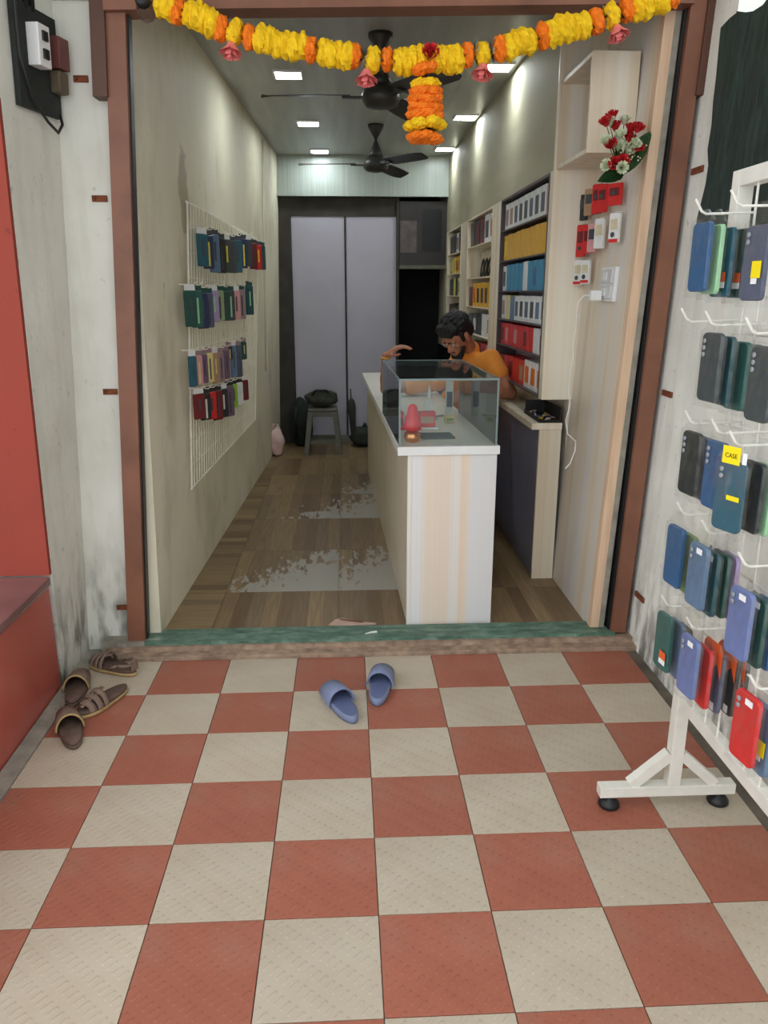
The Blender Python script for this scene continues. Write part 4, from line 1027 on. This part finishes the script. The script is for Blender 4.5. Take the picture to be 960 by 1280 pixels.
def leaf_me(L, w):
    b = bmesh.new(); n = 8; rows_ = []
    for k in range(n+1):
        q = k/n; ww = w*math.sin(math.pi*min(1, q*.97+.03))**.8*(1-.25*q); zc = .25*L*q*q
        rows_.append([b.verts.new((L*q, s_*ww, -zc*.4 + .2*abs(s_)*ww)) for s_ in (-1, 0, 1)])
    for A, B in zip(rows_, rows_[1:]):
        for i in (0, 1): b.faces.new((A[i], A[i+1], B[i+1], B[i]))
    r_ = bmesh.ops.solidify(b, geom=b.faces, thickness=.0012)
    me = bpy.data.meshes.new('leaf'); b.to_mesh(me); b.free(); me.materials.append(M_LEAFG); return me
LM = leaf_me(.18, .040)
for p, tgt, sc in (((1.17, 3.44, 2.06), (1.262, 3.40, 2.215), 1.05), ((1.165, 3.45, 2.06), (1.235, 3.43, 2.17), .95), ((1.18, 3.44, 2.07), (1.075, 3.38, 2.035), .8), ((1.17, 3.43, 2.06), (1.10, 3.36, 2.045), .75), ((1.165, 3.44, 2.07), (1.13, 3.39, 2.16), .6)):
    d = (Vector(tgt)-Vector(p)).normalized(); nz = Vector((-.35, -1, .1)); nz = (nz - d*nz.dot(d)).normalized(); put(LM, p, bq, BO, Matrix((d, nz.cross(d), nz)).transposed().to_euler(), sc, 'leaf')
b = bmesh.new()
for k in range(26):
    c = Vector((1.17 + br.uniform(-.04, .06), 3.375 + br.uniform(-.03, .03), 2.125 + br.uniform(-.025, .06)))-BO
    bmesh.ops.create_icosphere(b, subdivisions=1, radius=.0035, matrix=Matrix.Translation(c))
o = mesh_obj('small_white_blossoms', b, M_BUD, bq); o['kind'] = 'stuff'

# ------------------------------------------------------------------ electrical board on the left pillar
eb = tag(empty('electrical_board', (PLX(3.18, 2.22)+.004, 3.18, 2.215), rot=(0, .036, math.radians(-13))), 'dark wooden electrical board with switch and fuse on the left white pillar', 'electrical board')
b = bmesh.new(); bx(b, 0, .022, -.135, .115, 0, .335, .002); mesh_obj('board', b, M_DKWOOD, eb)
b = bmesh.new(); bx(b, .022, .070, -.075, -.005, .14, .275, .004); sw = mesh_obj('white_switch_unit', b, M_WHITE, eb)
for z in (.165, .222): b = bmesh.new(); bx(b, .070, .078, -.055, -.025, z, z+.032, .002); mesh_obj('rocker', b, M_BLACK, sw)
b = bmesh.new(); bx(b, .022, .072, .045, .112, .16, .265, .004); mesh_obj('maroon_fuse', b, pmat('maroon_bakelite', (112, 66, 62), .5, .15), eb)
b = bmesh.new(); bx(b, .022, .064, .05, .11, .08, .155, .008); mesh_obj('brown_fuse_carrier', b, pmat('brown_bakelite', (96, 84, 64), .6, .2), eb)
for yy in (-.06, -.02): tube_obj('conduit', [(.018, yy, .32), (.02, yy, .7)], .011, M_BLACK, eb)
tube_obj('cable', [(.03, -.11, .62), (.035, -.145, .40), (.035, -.14, .16), (.035, -.09, .03), (.035, .0, -.03), (.035, .06, -.055), (.03, .10, -.02), (.02, .105, .015)], .0055, M_BLACK, eb, 8)

# rusty lugs left in the walls
def lug(x, y, z, w, label, side=1):
    t = tag(empty('rusty_lug', (x, y, z)), label, 'metal lug', 'rusty wall lugs')
    b = bmesh.new(); bx(b, -w/2, w/2, -.004, .006, -.012, .012, .002); mesh_obj('strap', b, M_RUST, t)
    lathe_obj('rivet', [(.007, 0), (.005, .004), (.002, .005)], M_RUST, t, 8, loc=(-side*w*.35, -.004, 0), rot=(math.pi/2, 0, 0))
lug(-.99, 3.307, 2.36, .055, 'rusty metal lug at the top of the left wall strip'); lug(-.962, 3.307, 1.937, .06, 'rusty metal lug in the upper part of the left wall strip')
lug(-.994, 3.307, 1.178, .06, 'rusty metal lug at mid height of the left wall strip'); lug(-1.035, 3.307, .198, .05, 'rusty metal lug low on the left wall strip')
for (z, lab) in ((2.04, 'rusty metal lug high on the right white pillar'), (1.17, 'rusty metal lug at mid height of the right white pillar'), (.25, 'rusty metal lug low on the right white pillar')):
    t = tag(empty('rusty_lug', (1.315+.035*z-.003, 3.19, z), math.pi/2), lab, 'metal lug', 'rusty wall lugs')
    b = bmesh.new(); bx(b, -.05, .05, -.004, .006, -.012, .012, .002); mesh_obj('strap', b, M_RUST, t)
    lathe_obj('rivet', [(.007, 0), (.005, .004), (.002, .005)], M_RUST, t, 8, loc=(-.03, .006, 0), rot=(-math.pi/2, 0, 0))

# ------------------------------------------------------------------ footwear
def sole_outline(L, w, n=24):
    pts = []
    for k in range(n):
        a = 2*math.pi*k/n; y = math.cos(a)*L/2; q = y/L + .5
        ww = w*(.40 + .13*q - .07*math.sin(math.pi*q)**2*(1 if q < .6 else .6)); pts.append((ww*math.sin(a)*(1.06 if abs(math.sin(a)) > .3 else 1), y))
    return pts
def sole(bm, L, w, z0, z1, tip=.0):
    o = sole_outline(L, w); A = [bm.verts.new((x*.95, y*.98, z0)) for x, y in o]; B = [bm.verts.new((x, y, (z0+z1)/2)) for x, y in o]; C = [bm.verts.new((x*.96, y*.985, z1 + tip*max(0, y/L)**2)) for x, y in o]
    n = len(o)
    for P, Q in ((A, B), (B, C)):
        for k in range(n): bm.faces.new((P[k], P[(k+1) % n], Q[(k+1) % n], Q[k]))
    bm.faces.new(A[::-1]); bm.faces.new(C); bmesh.ops.recalc_face_normals(bm, faces=bm.faces)
def strap(bm, y0, y1, w0, w1, h0, h1, z, t=.004, n=10):
    """arched band over the foot between y0 and y1"""
    rows_ = []
    for off in (0, t):
        R = []
        for yy, ww, hh in ((y0, w0, h0), ((y0+y1)/2, (w0+w1)/2, (h0+h1)/2*1.03), (y1, w1, h1)):
            R.append([bm.verts.new(((ww+off)*math.cos(math.pi*k/n), yy, z + (hh+off)*math.sin(math.pi*k/n))) for k in range(n+1)])
        rows_.append(R)
    for R, flip in ((rows_[0], True), (rows_[1], False)):
        for A, B in zip(R, R[1:]):
            for k in range(n): bm.faces.new((A[k], A[k+1], B[k+1], B[k]))
    for i in (0, 2):
        A, B = rows_[0][i], rows_[1][i]
        for k in range(n): bm.faces.new((A[k], A[k+1], B[k+1], B[k]))
    bmesh.ops.recalc_face_normals(bm, faces=bm.faces)
M_BLUER = pmat('blue_grey_rubber', (122, 132, 162), .6, .08, 20); M_BLUED = pmat('dark_blue_rubber', (94, 104, 140), .6, .08, 20)
def slide(x, y, rz, label):
    t = tag(empty('rubber_slipper', (x, y, .001), rz), label, 'slipper', 'blue slippers')
    b = bmesh.new(); sole(b, .27, .105, 0, .028); mesh_obj('sole', b, M_BLUER, t, True)
    b = bmesh.new(); o = [(px*.86, py*.9) for px, py in sole_outline(.27, .105)]; v = [b.verts.new((px, py, .029)) for px, py in o]; b.faces.new(v); v2 = [b.verts.new((px*.9, py*.92, .0305)) for px, py in o]; b.faces.new(v2)
    for k in range(len(o)): b.faces.new((v[k], v[(k+1) % len(o)], v2[(k+1) % len(o)], v2[k]))
    mesh_obj('footbed', b, M_BLUED, t, True)
    b = bmesh.new(); strap(b, -.005, .118, .052, .046, .062, .040, .018, .006, 12); mesh_obj('strap', b, M_BLUER, t, True)
slide(-.035, 2.715, math.radians(22), 'blue rubber slipper pointing at the sill, nearer of the pair'); slide(.122, 2.845, math.radians(-8), 'blue rubber slipper closer to the marble sill')

M_LEATHER = pmat('worn_brown_leather', (128, 106, 92), .7, .2, 30, bump=.2); M_SOLEY = pmat('tan_rubber_sole', (176, 148, 100), .7, .1, 30); M_LEATHD = pmat('dark_brown_insole', (98, 78, 68), .8, .2, 30)
def sandal(x, y, z, rot, label, kind):
    t = tag(empty('leather_sandal', (x, y, z), rot=rot), label, 'sandal', 'brown sandals')
    b = bmesh.new(); sole(b, .265, .10, 0, .014); mesh_obj('outsole', b, M_SOLEY if kind != 2 else M_LEATHD, t, True)
    b = bmesh.new(); sole(b, .258, .096, .0142, .026); mesh_obj('insole', b, M_LEATHD, t, True)
    if kind == 2:      # closed slip-on
        b = bmesh.new(); strap(b, -.01, .12, .050, .034, .062, .03, .014, .005, 12); mesh_obj('upper', b, M_LEATHER, t, True)
        b = bmesh.new(); tube(b, [(.049*math.cos(math.pi*k/12), -.012, .016 + .064*math.sin(math.pi*k/12)) for k in range(13)], .004, 6); mesh_obj('collar', b, M_SOLEY, t, True)
    else:
        for y0, y1, w0, w1, h0, h1 in ((.075, .10, .040, .032, .034, .026), (.045, .066, .045, .042, .045, .038), (.015, .036, .047, .046, .055, .048)):
            b = bmesh.new(); strap(b, y0, y1, w0, w1, h0, h1, .02, .0035); mesh_obj('strap', b, M_LEATHER, t, True)
        b = bmesh.new(); strap(b, -.005, .115, .009, .007, .0, .0, .058, .003, 4); bmesh.ops.rotate(b, verts=b.verts, cent=(0, .05, .06), matrix=Matrix.Rotation(-.27, 3, 'X')); mesh_obj('centre_strap', b, M_LEATHER, t, True)
        if kind == 1:
            b = bmesh.new()
            tube(b, [(.042*math.cos(math.pi*k/10), -.07 - .05*math.sin(math.pi*k/10), .052) for k in range(11)], .007, 6); tube(b, [(-.042, -.07, .052), (-.046, -.02, .03)], .006, 6); tube(b, [(.042, -.07, .052), (.046, -.02, .03)], .006, 6)
            mesh_obj('heel_strap', b, M_LEATHER, t, True)
            b = bmesh.new(); bx(b, -.02, .02, -.13, -.122, .026, .075, .004); mesh_obj('heel_counter', b, M_LEATHER, t)
sandal(-1.03, 3.08, .002, (0, 0, math.radians(62)), 'brown strappy sandal with pale sole edge, against the cement sill', 1)
sandal(-.985, 2.79, .002, (0, 0, math.radians(-28+180)), 'brown fisherman sandal lying on the red tile, middle of the pile', 0)
sandal(-1.122, 2.89, .002, (0, 0, math.radians(10)), 'dark brown sandal pushed into the corner by the white pillar', 2)
sandal(-1.045, 2.585, .002, (0, 0, math.radians(25)), 'brown slip-on sandal lying apart, nearest the camera', 2)

# ------------------------------------------------------------------ back of the shop: stool, bags, poster
M_STOOL = pmat('dusty_grey_plastic', (104, 104, 92), .6, .12)
st = tag(empty('plastic_stool', (-.235, 7.62, ZF)), 'grey plastic stool standing before the partition doors', 'stool')
b = bmesh.new(); bx(b, -.14, .14, -.14, .14, .42, .45, .012); mesh_obj('seat', b, M_STOOL, st)
for sx in (-1, 1):
    for sy in (-1, 1):
        b = bmesh.new(); v = []
        for z, o_, w in ((0, .165, .022), (.42, .118, .024)):
            for dx, dy in ((-w, -w), (w, -w), (w, w), (-w, w)): v.append(b.verts.new((sx*o_+dx, sy*o_+dy, z)))
        for f in ((3, 2, 1, 0), (4, 5, 6, 7), (0, 1, 5, 4), (1, 2, 6, 5), (2, 3, 7, 6), (3, 0, 4, 7)): b.faces.new([v[i] for i in f])
        mesh_obj('leg', b, M_STOOL, st)
for s_ in (-1, 1):
    b = bmesh.new(); bx(b, -.12, .12, s_*.15-.008, s_*.15+.008, .10, .14); mesh_obj('stretcher', b, M_STOOL, st)
    b = bmesh.new(); bx(b, s_*.15-.008, s_*.15+.008, -.12, .12, .10, .14); mesh_obj('stretcher', b, M_STOOL, st)
    b = bmesh.new(); bx(b, -.12, .12, s_*.125-.006, s_*.125+.006, .37, .42); mesh_obj('apron', b, M_STOOL, st)
def lump(name, loc, size, m, seed, amp=.12, label='', cat='bag', flat=True, parent=None):
    b = bmesh.new(); rr = random.Random(seed); bmesh.ops.create_icosphere(b, subdivisions=3, radius=1)
    ph = [rr.uniform(0, 6) for _ in range(6)]
    for v in b.verts:
        x, y, z = v.co; k = 1 + amp*(math.sin(3*x+ph[0]) * math.sin(4*y+ph[1]) + .6*math.sin(6*z+ph[2]+2*x) + .4*math.sin(9*y+ph[3]+5*z))
        v.co = Vector((x*size[0]*k, y*size[1]*k, max(-.92, z)*size[2]*(k if z > 0 else 1)))
    lo = min(v.co.z for v in b.verts)
    for v in b.verts: v.co.z -= lo
    o = mesh_obj(name, b, m, parent, True, loc=loc)
    if label: tag(o, label, cat)
    return o
bag = lump('black_bag', (-.245, 7.62, ZF+.452), (.16, .13, .085), pmat('dark_olive_cloth', (58, 60, 50), .85, .25, 14, bump=.3), 3, .10, 'dark olive cloth bag piled on the grey stool', 'bag')
b = bmesh.new(); tube(b, [(-.1, -.05, .11), (-.05, -.10, .17), (.05, -.10, .17), (.1, -.05, .11)], .012, 6); mesh_obj('handle', b, M_BLACK, bag, True)
bag = lump('backpack', (-.47, 7.935, ZF), (.13, .13, .25), pmat('black_green_nylon', (30, 38, 32), .8, .25, 14, bump=.2), 6, .08, 'black backpack leaning on the partition left of the stool', 'backpack')
b = bmesh.new(); tube(b, [(-.04, -.10, .42), (-.05, -.14, .3), (-.04, -.12, .1)], .013, 6); mesh_obj('shoulder_strap', b, M_BLACK, bag, True)
bag = lump('floor_bundle', (.0+.17, 7.88, ZF), (.13, .11, .11), pmat('dark_green_bundle', (50, 56, 46), .85, .3, 12), 12, .16, 'dark green bundle on the floor by the counter\'s far end', 'bundle')
b = bmesh.new(); tube(b, [(0, 0, .18), (.02, -.03, .24)], .02, 6); mesh_obj('knot', b, pmat('dark_green_bundle', (50, 56, 46)), bag, True)
t = tag(empty('umbrella', (.075, 7.98, ZF), rot=(math.radians(-6), math.radians(-3), 0)), 'folded dark umbrella leaning against the right partition door', 'umbrella')
lathe_obj('folded_canopy', [(.008, .02), (.022, .08), (.042, .40), (.03, .46), (.012, .48)], pmat('dark_umbrella_cloth', (54, 50, 48), .8, .2), t, 12)
lathe_obj('shaft', [(.006, .0), (.006, .58)], M_BLACK, t, 8)
pb = lump('plastic_carry_bag', (-.69, 7.44, ZF), (.075, .07, .15), pmat('pinkish_white_polythene', (222, 190, 184), .45, .08, 10, bump=.3), 17, .14, 'pinkish white plastic carry bag on the floor by the left wall', 'bag')
b = bmesh.new(); tube(b, [(-.03, 0, .26), (-.02, 0, .31), (.02, 0, .31), (.03, 0, .26)], .008, 6); mesh_obj('handle', b, pmat('pinkish_white_polythene', (222, 190, 184)), pb, True)

ps = tag(empty('wall_poster', (.78, 8.07, 1.84)), 'dark framed advertising poster at the upper right of the back wall', 'poster')
b = bmesh.new(); bx(b, -.232, .24, 0, .02, 0, .60, .002); mesh_obj('sheet', b, pmat('dark_brown_print', (46, 40, 38), .35, .3, 3), ps)
b = bmesh.new(); prism_y(b, rrect(.20, .40, .03), -.003, -.0005); mesh_obj('printed_phone', b, pmat('black_print', (14, 15, 16), .3, .1), ps, loc=(.09, 0, .53))
b = bmesh.new(); bx(b, -.225, -.06, -.003, -.0005, .12, .42); mesh_obj('printed_patch', b, pmat('grey_mauve_print', (88, 78, 76), .4, .3, 9), ps)
b = bmesh.new(); bx(b, -.232, .24, -.012, .02, -.035, .0); mesh_obj('bottom_rail', b, pmat('grey_green_rail', (96, 94, 80), .6, .1), ps)
dk = struct(box('door_2', .545, 1.02, 8.62, 8.66, ZF, 1.80, M_VOID), 'black panel for the shade in the opening beneath the poster')  # solid panel, its black colour gives the darkness of the opening

# litter
def paper(name, loc, rz, pts, m, label, h=.004):
    b = bmesh.new(); lo = [b.verts.new((x, y, 0)) for x, y in pts]; hi = [b.verts.new((x, y, h + .006*((i*7) % 3)/3)) for i, (x, y) in enumerate(pts)]
    b.faces.new(hi); b.faces.new(lo[::-1])
    for k in range(len(pts)): b.faces.new((lo[k], lo[(k+1) % len(pts)], hi[(k+1) % len(pts)], hi[k]))
    return tag(mesh_obj(name, b, m, loc=loc, rot=(0, 0, rz)), label, 'paper scrap')
o = paper('paper_scrap', (.01, 3.44, ZF), .0, [(-.11, -.03), (.0, -.045), (.12, -.03), (.05, .0), (-.05, .045), (-.08, .02)], pmat('pinkish_paper', (196, 166, 150), .8, .1), 'torn pinkish paper on the floor just inside the sill')
b = bmesh.new(); bx(b, -.06, .06, -.005, .005, .0105, .0115); mesh_obj('dark_line', b, pal('maroon'), o, rot=(0, 0, -.35))
paper('paper_scrap', (.10, 3.285, .054), .2, [(-.03, -.005), (.0, .006), (.028, .004), (.03, -.004), (.0, -.002)], M_WHITE, 'tiny white paper curl lying on the green sill')

# ------------------------------------------------------------------ the shopkeeper
def capsule(bm, a, b, ra, rb, seg=12):
    a, b = Vector(a), Vector(b)
    for p, r in ((a, ra), (b, rb)):
        bmesh.ops.create_uvsphere(bm, u_segments=seg, v_segments=8, radius=r, matrix=Matrix.Translation(p))
    d = b-a; L = d.length
    if L < 1e-5: return
    q = d.to_track_quat('Z', 'Y').to_matrix().to_4x4()
    bmesh.ops.create_cone(bm, cap_ends=True, segments=seg, radius1=ra, radius2=rb, depth=L, matrix=Matrix.Translation((a+b)/2) @ q)
def ellipsoid(bm, c, R, s, sub=3):
    bmesh.ops.create_icosphere(bm, subdivisions=sub, radius=1, matrix=Matrix.Translation(c) @ R.to_4x4() @ Matrix.Diagonal((*s, 1)))
def fuse(name, bm, voxel, mat, parent, smooth=4, org=Vector((0, 0, 0))):
    me = bpy.data.meshes.new(name); bm.to_mesh(me); bm.free()
    o = bpy.data.objects.new(name, me); COL.objects.link(o)
    r = o.modifiers.new('r', 'REMESH'); r.mode = 'VOXEL'; r.voxel_size = voxel
    s = o.modifiers.new('s', 'SMOOTH'); s.factor = .5; s.iterations = smooth
    m2 = bpy.data.meshes.new_from_object(o.evaluated_get(bpy.context.evaluated_depsgraph_get())); bpy.data.objects.remove(o); bpy.data.meshes.remove(me)
    m2.materials.clear(); m2.transform(Matrix.Translation(-org)); m2.name = name
    return mesh_link(name, m2, mat, parent, True)
V = Vector
PO = V((.86, 5.33, ZF))
pr = tag(empty('person', PO), 'person in an orange t-shirt bending over the counter with head bowed', 'person')
M_SKIN = pmat('brown_skin', (172, 112, 84), .55, .08, 20); M_SHIRT = pmat('orange_cotton', (232, 146, 58), .85, .08, 10, bump=.15); M_HAIR = pmat('black_hair', (22, 20, 19), .6, .2, 60, bump=.4, bscale=120, stretch=(1, 1, .3)); M_TROUSER = pmat('dark_blue_denim', (44, 50, 66), .85, .1, 20)
shR, shL = V((.63, 5.22, 1.00)), V((.93, 4.97, 1.165)); neckb = V((.80, 5.07, 1.215)); hip = V((.83, 5.40, .84)); chest = V((.79, 5.15, 1.09)); belly = V((.83, 5.27, .95))
elR, wrR = V((.262, 5.10, .962)), V((.258, 5.04, 1.185)); elL, wrL = V((1.04, 4.84, .968)), V((.80, 4.76, .985))
# head frame
hc = V((.705, 4.955, 1.315)); F = V((-.62, -.45, -.64)).normalized(); U = (V((-.35, -.25, .9)) - F*V((-.35, -.25, .9)).dot(F)).normalized(); Rr = U.cross(F).normalized()
HR = Matrix((Rr, -F, U)).transposed()          # local x = side, y = back, z = crown
def hp(x, y, z): return hc + HR @ V((x, y, z))
bm = bmesh.new()
ellipsoid(bm, hp(0, .012, .03), HR, (.076, .096, .088)); ellipsoid(bm, hp(0, -.03, -.045), HR, (.060, .062, .066))
capsule(bm, hp(0, -.060, -.095), hp(0, -.066, -.092), .026, .024)                       # chin
capsule(bm, hp(0, -.086, .002), hp(0, -.106, -.034), .009, .014); capsule(bm, hp(-.010, -.098, -.036), hp(.010, -.098, -.036), .010, .010)   # nose
capsule(bm, hp(-.045, -.078, .020), hp(.045, -.078, .020), .014, .014)                     # brow
for s_ in (-1, 1):
    ellipsoid(bm, hp(s_*.044, -.062, -.022), HR, (.022, .022, .02), 2)                    # cheeks
    ellipsoid(bm, hp(s_*.079, .012, -.012), HR, (.010, .020, .032), 2); ellipsoid(bm, hp(s_*.080, .006, -.034), HR, (.009, .012, .014), 2)   # ears
capsule(bm, hp(-.022, -.088, -.062), hp(.022, -.088, -.062), .009, .009); capsule(bm, hp(-.018, -.086, -.074), hp(.018, -.086, -.074), .009, .009)   # lips
capsule(bm, hp(0, .03, -.06), neckb, .055, .060)
# torso under the shirt, arms, legs
capsule(bm, shR, shL, .052, .055); capsule(bm, neckb, chest, .06, .095); capsule(bm, chest + V((-.05, .06, -.04)), chest + V((.08, -.05, 0)), .085, .085); capsule(bm, chest, belly, .11, .105); capsule(bm, belly, hip, .105, .115); capsule(bm, hip + V((-.07, .03, 0)), hip + V((.07, -.02, 0)), .09, .09)
capsule(bm, shR, elR, .047, .038); capsule(bm, elR, elR.lerp(wrR, .35), .037, .040); capsule(bm, elR.lerp(wrR, .35), wrR, .038, .026)
capsule(bm, shL, elL, .050, .042); capsule(bm, elL, elL.lerp(wrL, .35), .041, .043); capsule(bm, elL.lerp(wrL, .35), wrL, .041, .027)
for s_ in (-1, 1):
    h0 = hip + V((s_*.075, -s_*.02, -.03)); kn = V((.86 + s_*.065, 5.36 - s_*.03, .48)); an = V((.865 + s_*.065, 5.40 - s_*.03, .115))
    capsule(bm, h0, kn, .085, .055); capsule(bm, kn, kn.lerp(an, .3), .054, .055); capsule(bm, kn.lerp(an, .3), an, .052, .034)
    capsule(bm, an + V((0, 0, -.04)), an + V((-.03, -.14, -.048)), .030, .025)
def hand(bm, w, d, side, nrm, curl, spread=.018):
    """palm from wrist w along d; side = thumb side; nrm = palm normal"""
    d, side, nrm = d.normalized(), side.normalized(), nrm.normalized(); k = w + d*.085
    for j, off in enumerate((-.027, -.009, .009, .027)):
        capsule(bm, w + side*off*.55 + d*.01, k + side*off, .014, .0115)
        L = (.034, .042, .046, .040)[j]; p = k + side*off; dd = d.copy()
        for i in range(3):
            dd = (dd + nrm*curl[i]).normalized(); q = p + dd*L*(1, .72, .58)[i]; capsule(bm, p, q, .0098-.0008*i, .0090-.0008*i, 8); p = q
    p = w + side*.020 + d*.02; q = p + (d*.6 + side*.75 + nrm*.25).normalized()*.042; capsule(bm, p, q, .014, .0115, 8); r_ = q + (d*.85 + side*.25 + nrm*.35).normalized()*.03; capsule(bm, q, r_, .011, .0095, 8); capsule(bm, r_, r_ + (d + nrm*.4).normalized()*.024, .0095, .008, 8)
hand(bm, wrR, V((.72, -.15, .55)), V((0, -1, -.2)), V((.35, 0, -.95)), (.35, .45, .4))
hand(bm, wrL, V((-.9, -.3, -.12)), V((-.2, .6, .6)), V((0, -.2, -1)), (.12, .22, .25))
body = fuse('body', bm, .0075, M_SKIN, pr, 3, PO)
# shirt
bm = bmesh.new()
capsule(bm, shR, shL, .066, .070); capsule(bm, neckb.lerp(chest, .25), chest, .078, .110); capsule(bm, chest + V((-.05, .06, -.04)), chest + V((.09, -.055, 0)), .100, .102); capsule(bm, chest, belly, .128, .130); capsule(bm, belly, hip, .130, .138)
capsule(bm, hip + V((-.06, .03, -.02)), hip + V((.06, -.02, -.02)), .12, .12); capsule(bm, belly + V((0, -.05, -.04)), hip + V((0, -.07, -.12)), .12, .10)
capsule(bm, shR, shR.lerp(elR, .55), .064, .062); capsule(bm, shL, shL.lerp(elL, .42), .068, .066)
capsule(bm, neckb + V((-.01, -.01, .012)), neckb + V((.01, .01, .0)), .066, .068)
fuse('t_shirt', bm, .010, M_SHIRT, pr, 4, PO)
# trousers and shoes
bm = bmesh.new(); capsule(bm, hip + V((-.075, .03, -.03)), hip + V((.075, -.02, -.03)), .108, .108)
for s_ in (-1, 1):
    h0 = hip + V((s_*.075, -s_*.02, -.05)); kn = V((.86 + s_*.065, 5.36 - s_*.03, .48)); an = V((.865 + s_*.065, 5.40 - s_*.03, .12)); capsule(bm, h0, kn, .10, .070); capsule(bm, kn, an, .070, .056)
fuse('trousers', bm, .012, M_TROUSER, pr, 4, PO)
for s_ in (-1, 1):
    b = bmesh.new(); sole(b, .26, .10, 0, .02); o = mesh_obj('shoe_sole', b, M_BLACK, pr, True); o.location = V((.85 + s_*.065, 5.33 - s_*.03, ZF+.001)) - PO; o.rotation_euler = (0, 0, math.pi - .2)
# hair: cap with tufts, beard and brows
bm = bmesh.new(); hr = random.Random(2)
ellipsoid(bm, hp(0, .030, .060), HR, (.090, .103, .088)); ellipsoid(bm, hp(0, .065, .005), HR, (.078, .070, .075)); capsule(bm, hp(-.05, -.045, .088), hp(.05, -.045, .088), .036, .036); capsule(bm, hp(-.03, -.07, .075), hp(.04, -.07, .07), .024, .024)
for s_ in (-1, 1): capsule(bm, hp(s_*.072, -.015, .03), hp(s_*.070, -.022, -.015), .016, .010)
for k in range(70):
    a, e_ = hr.uniform(0, 6.28), hr.uniform(.05, 1.4); dd = V((math.cos(a)*math.cos(e_), math.sin(a)*math.cos(e_), math.sin(e_)))
    p = hp(dd.x*.085, .030 + dd.y*.098, .060 + dd.z*.084); q = p + HR @ (dd*.5 + V((hr.uniform(-.6, .6), -.5, -.1)))*.030; capsule(bm, p, q, .010, .004, 6)
fuse('hair', bm, .006, M_HAIR, pr, 1, PO)
bm = bmesh.new()
capsule(bm, hp(-.060, -.045, -.055), hp(-.03, -.075, -.105), .016, .018); capsule(bm, hp(.060, -.045, -.055), hp(.03, -.075, -.105), .016, .018); capsule(bm, hp(-.03, -.078, -.104), hp(.03, -.078, -.104), .019, .019); capsule(bm, hp(-.026, -.094, -.053), hp(.026, -.094, -.053), .006, .006)
fuse('beard', bm, .006, M_HAIR, pr, 2, PO)
for s_ in (-1, 1):
    b = bmesh.new(); capsule(b, hp(s_*.016, -.094, .022)-PO, hp(s_*.048, -.082, .024)-PO, .005, .0035, 8); mesh_obj('eyebrow', b, M_HAIR, pr, True)
    b = bmesh.new(); ellipsoid(b, hp(s_*.032, -.081, .0)-PO, HR, (.014, .009, .007), 2); ey = mesh_obj('eye', b, pmat('eye_white', (200, 190, 180), .3), pr, True)
    b = bmesh.new(); ellipsoid(b, hp(s_*.032, -.087, -.001)-PO, HR, (.006, .004, .006), 2); mesh_obj('iris', b, M_HAIR, ey, True)
b = bmesh.new(); tube(b, [wrR - PO + V((.030*math.cos(a), .030*math.sin(a), -.012)) for a in [2*math.pi*k/14 for k in range(14)]], .005, 6, False, True)
mesh_obj('bracelet', b, pmat('yellow_thread', (222, 170, 60), .6, .1), pr, True)

# printed sheet pasted on the wall behind the rack
t = tag(empty('wall_poster', (1.315+.035*1.25-.004, 1.95, 1.12), rot=(0, .035, 0)), 'pale pink printed sheet pasted on the wall behind the display rack', 'poster')
b = bmesh.new(); bx(b, -.002, .002, -.16, .16, 0, .30); mesh_obj('sheet', b, pmat('pale_pink_paper', (206, 180, 182), .7, .06), t)
for k in range(4): b = bmesh.new(); bx(b, -.0034, -.002, -.13, -.02 + .03*k, .05 + .06*k, .075 + .06*k); mesh_obj('printed_band', b, pal('maroon' if k % 2 else 'dkgrey'), t)
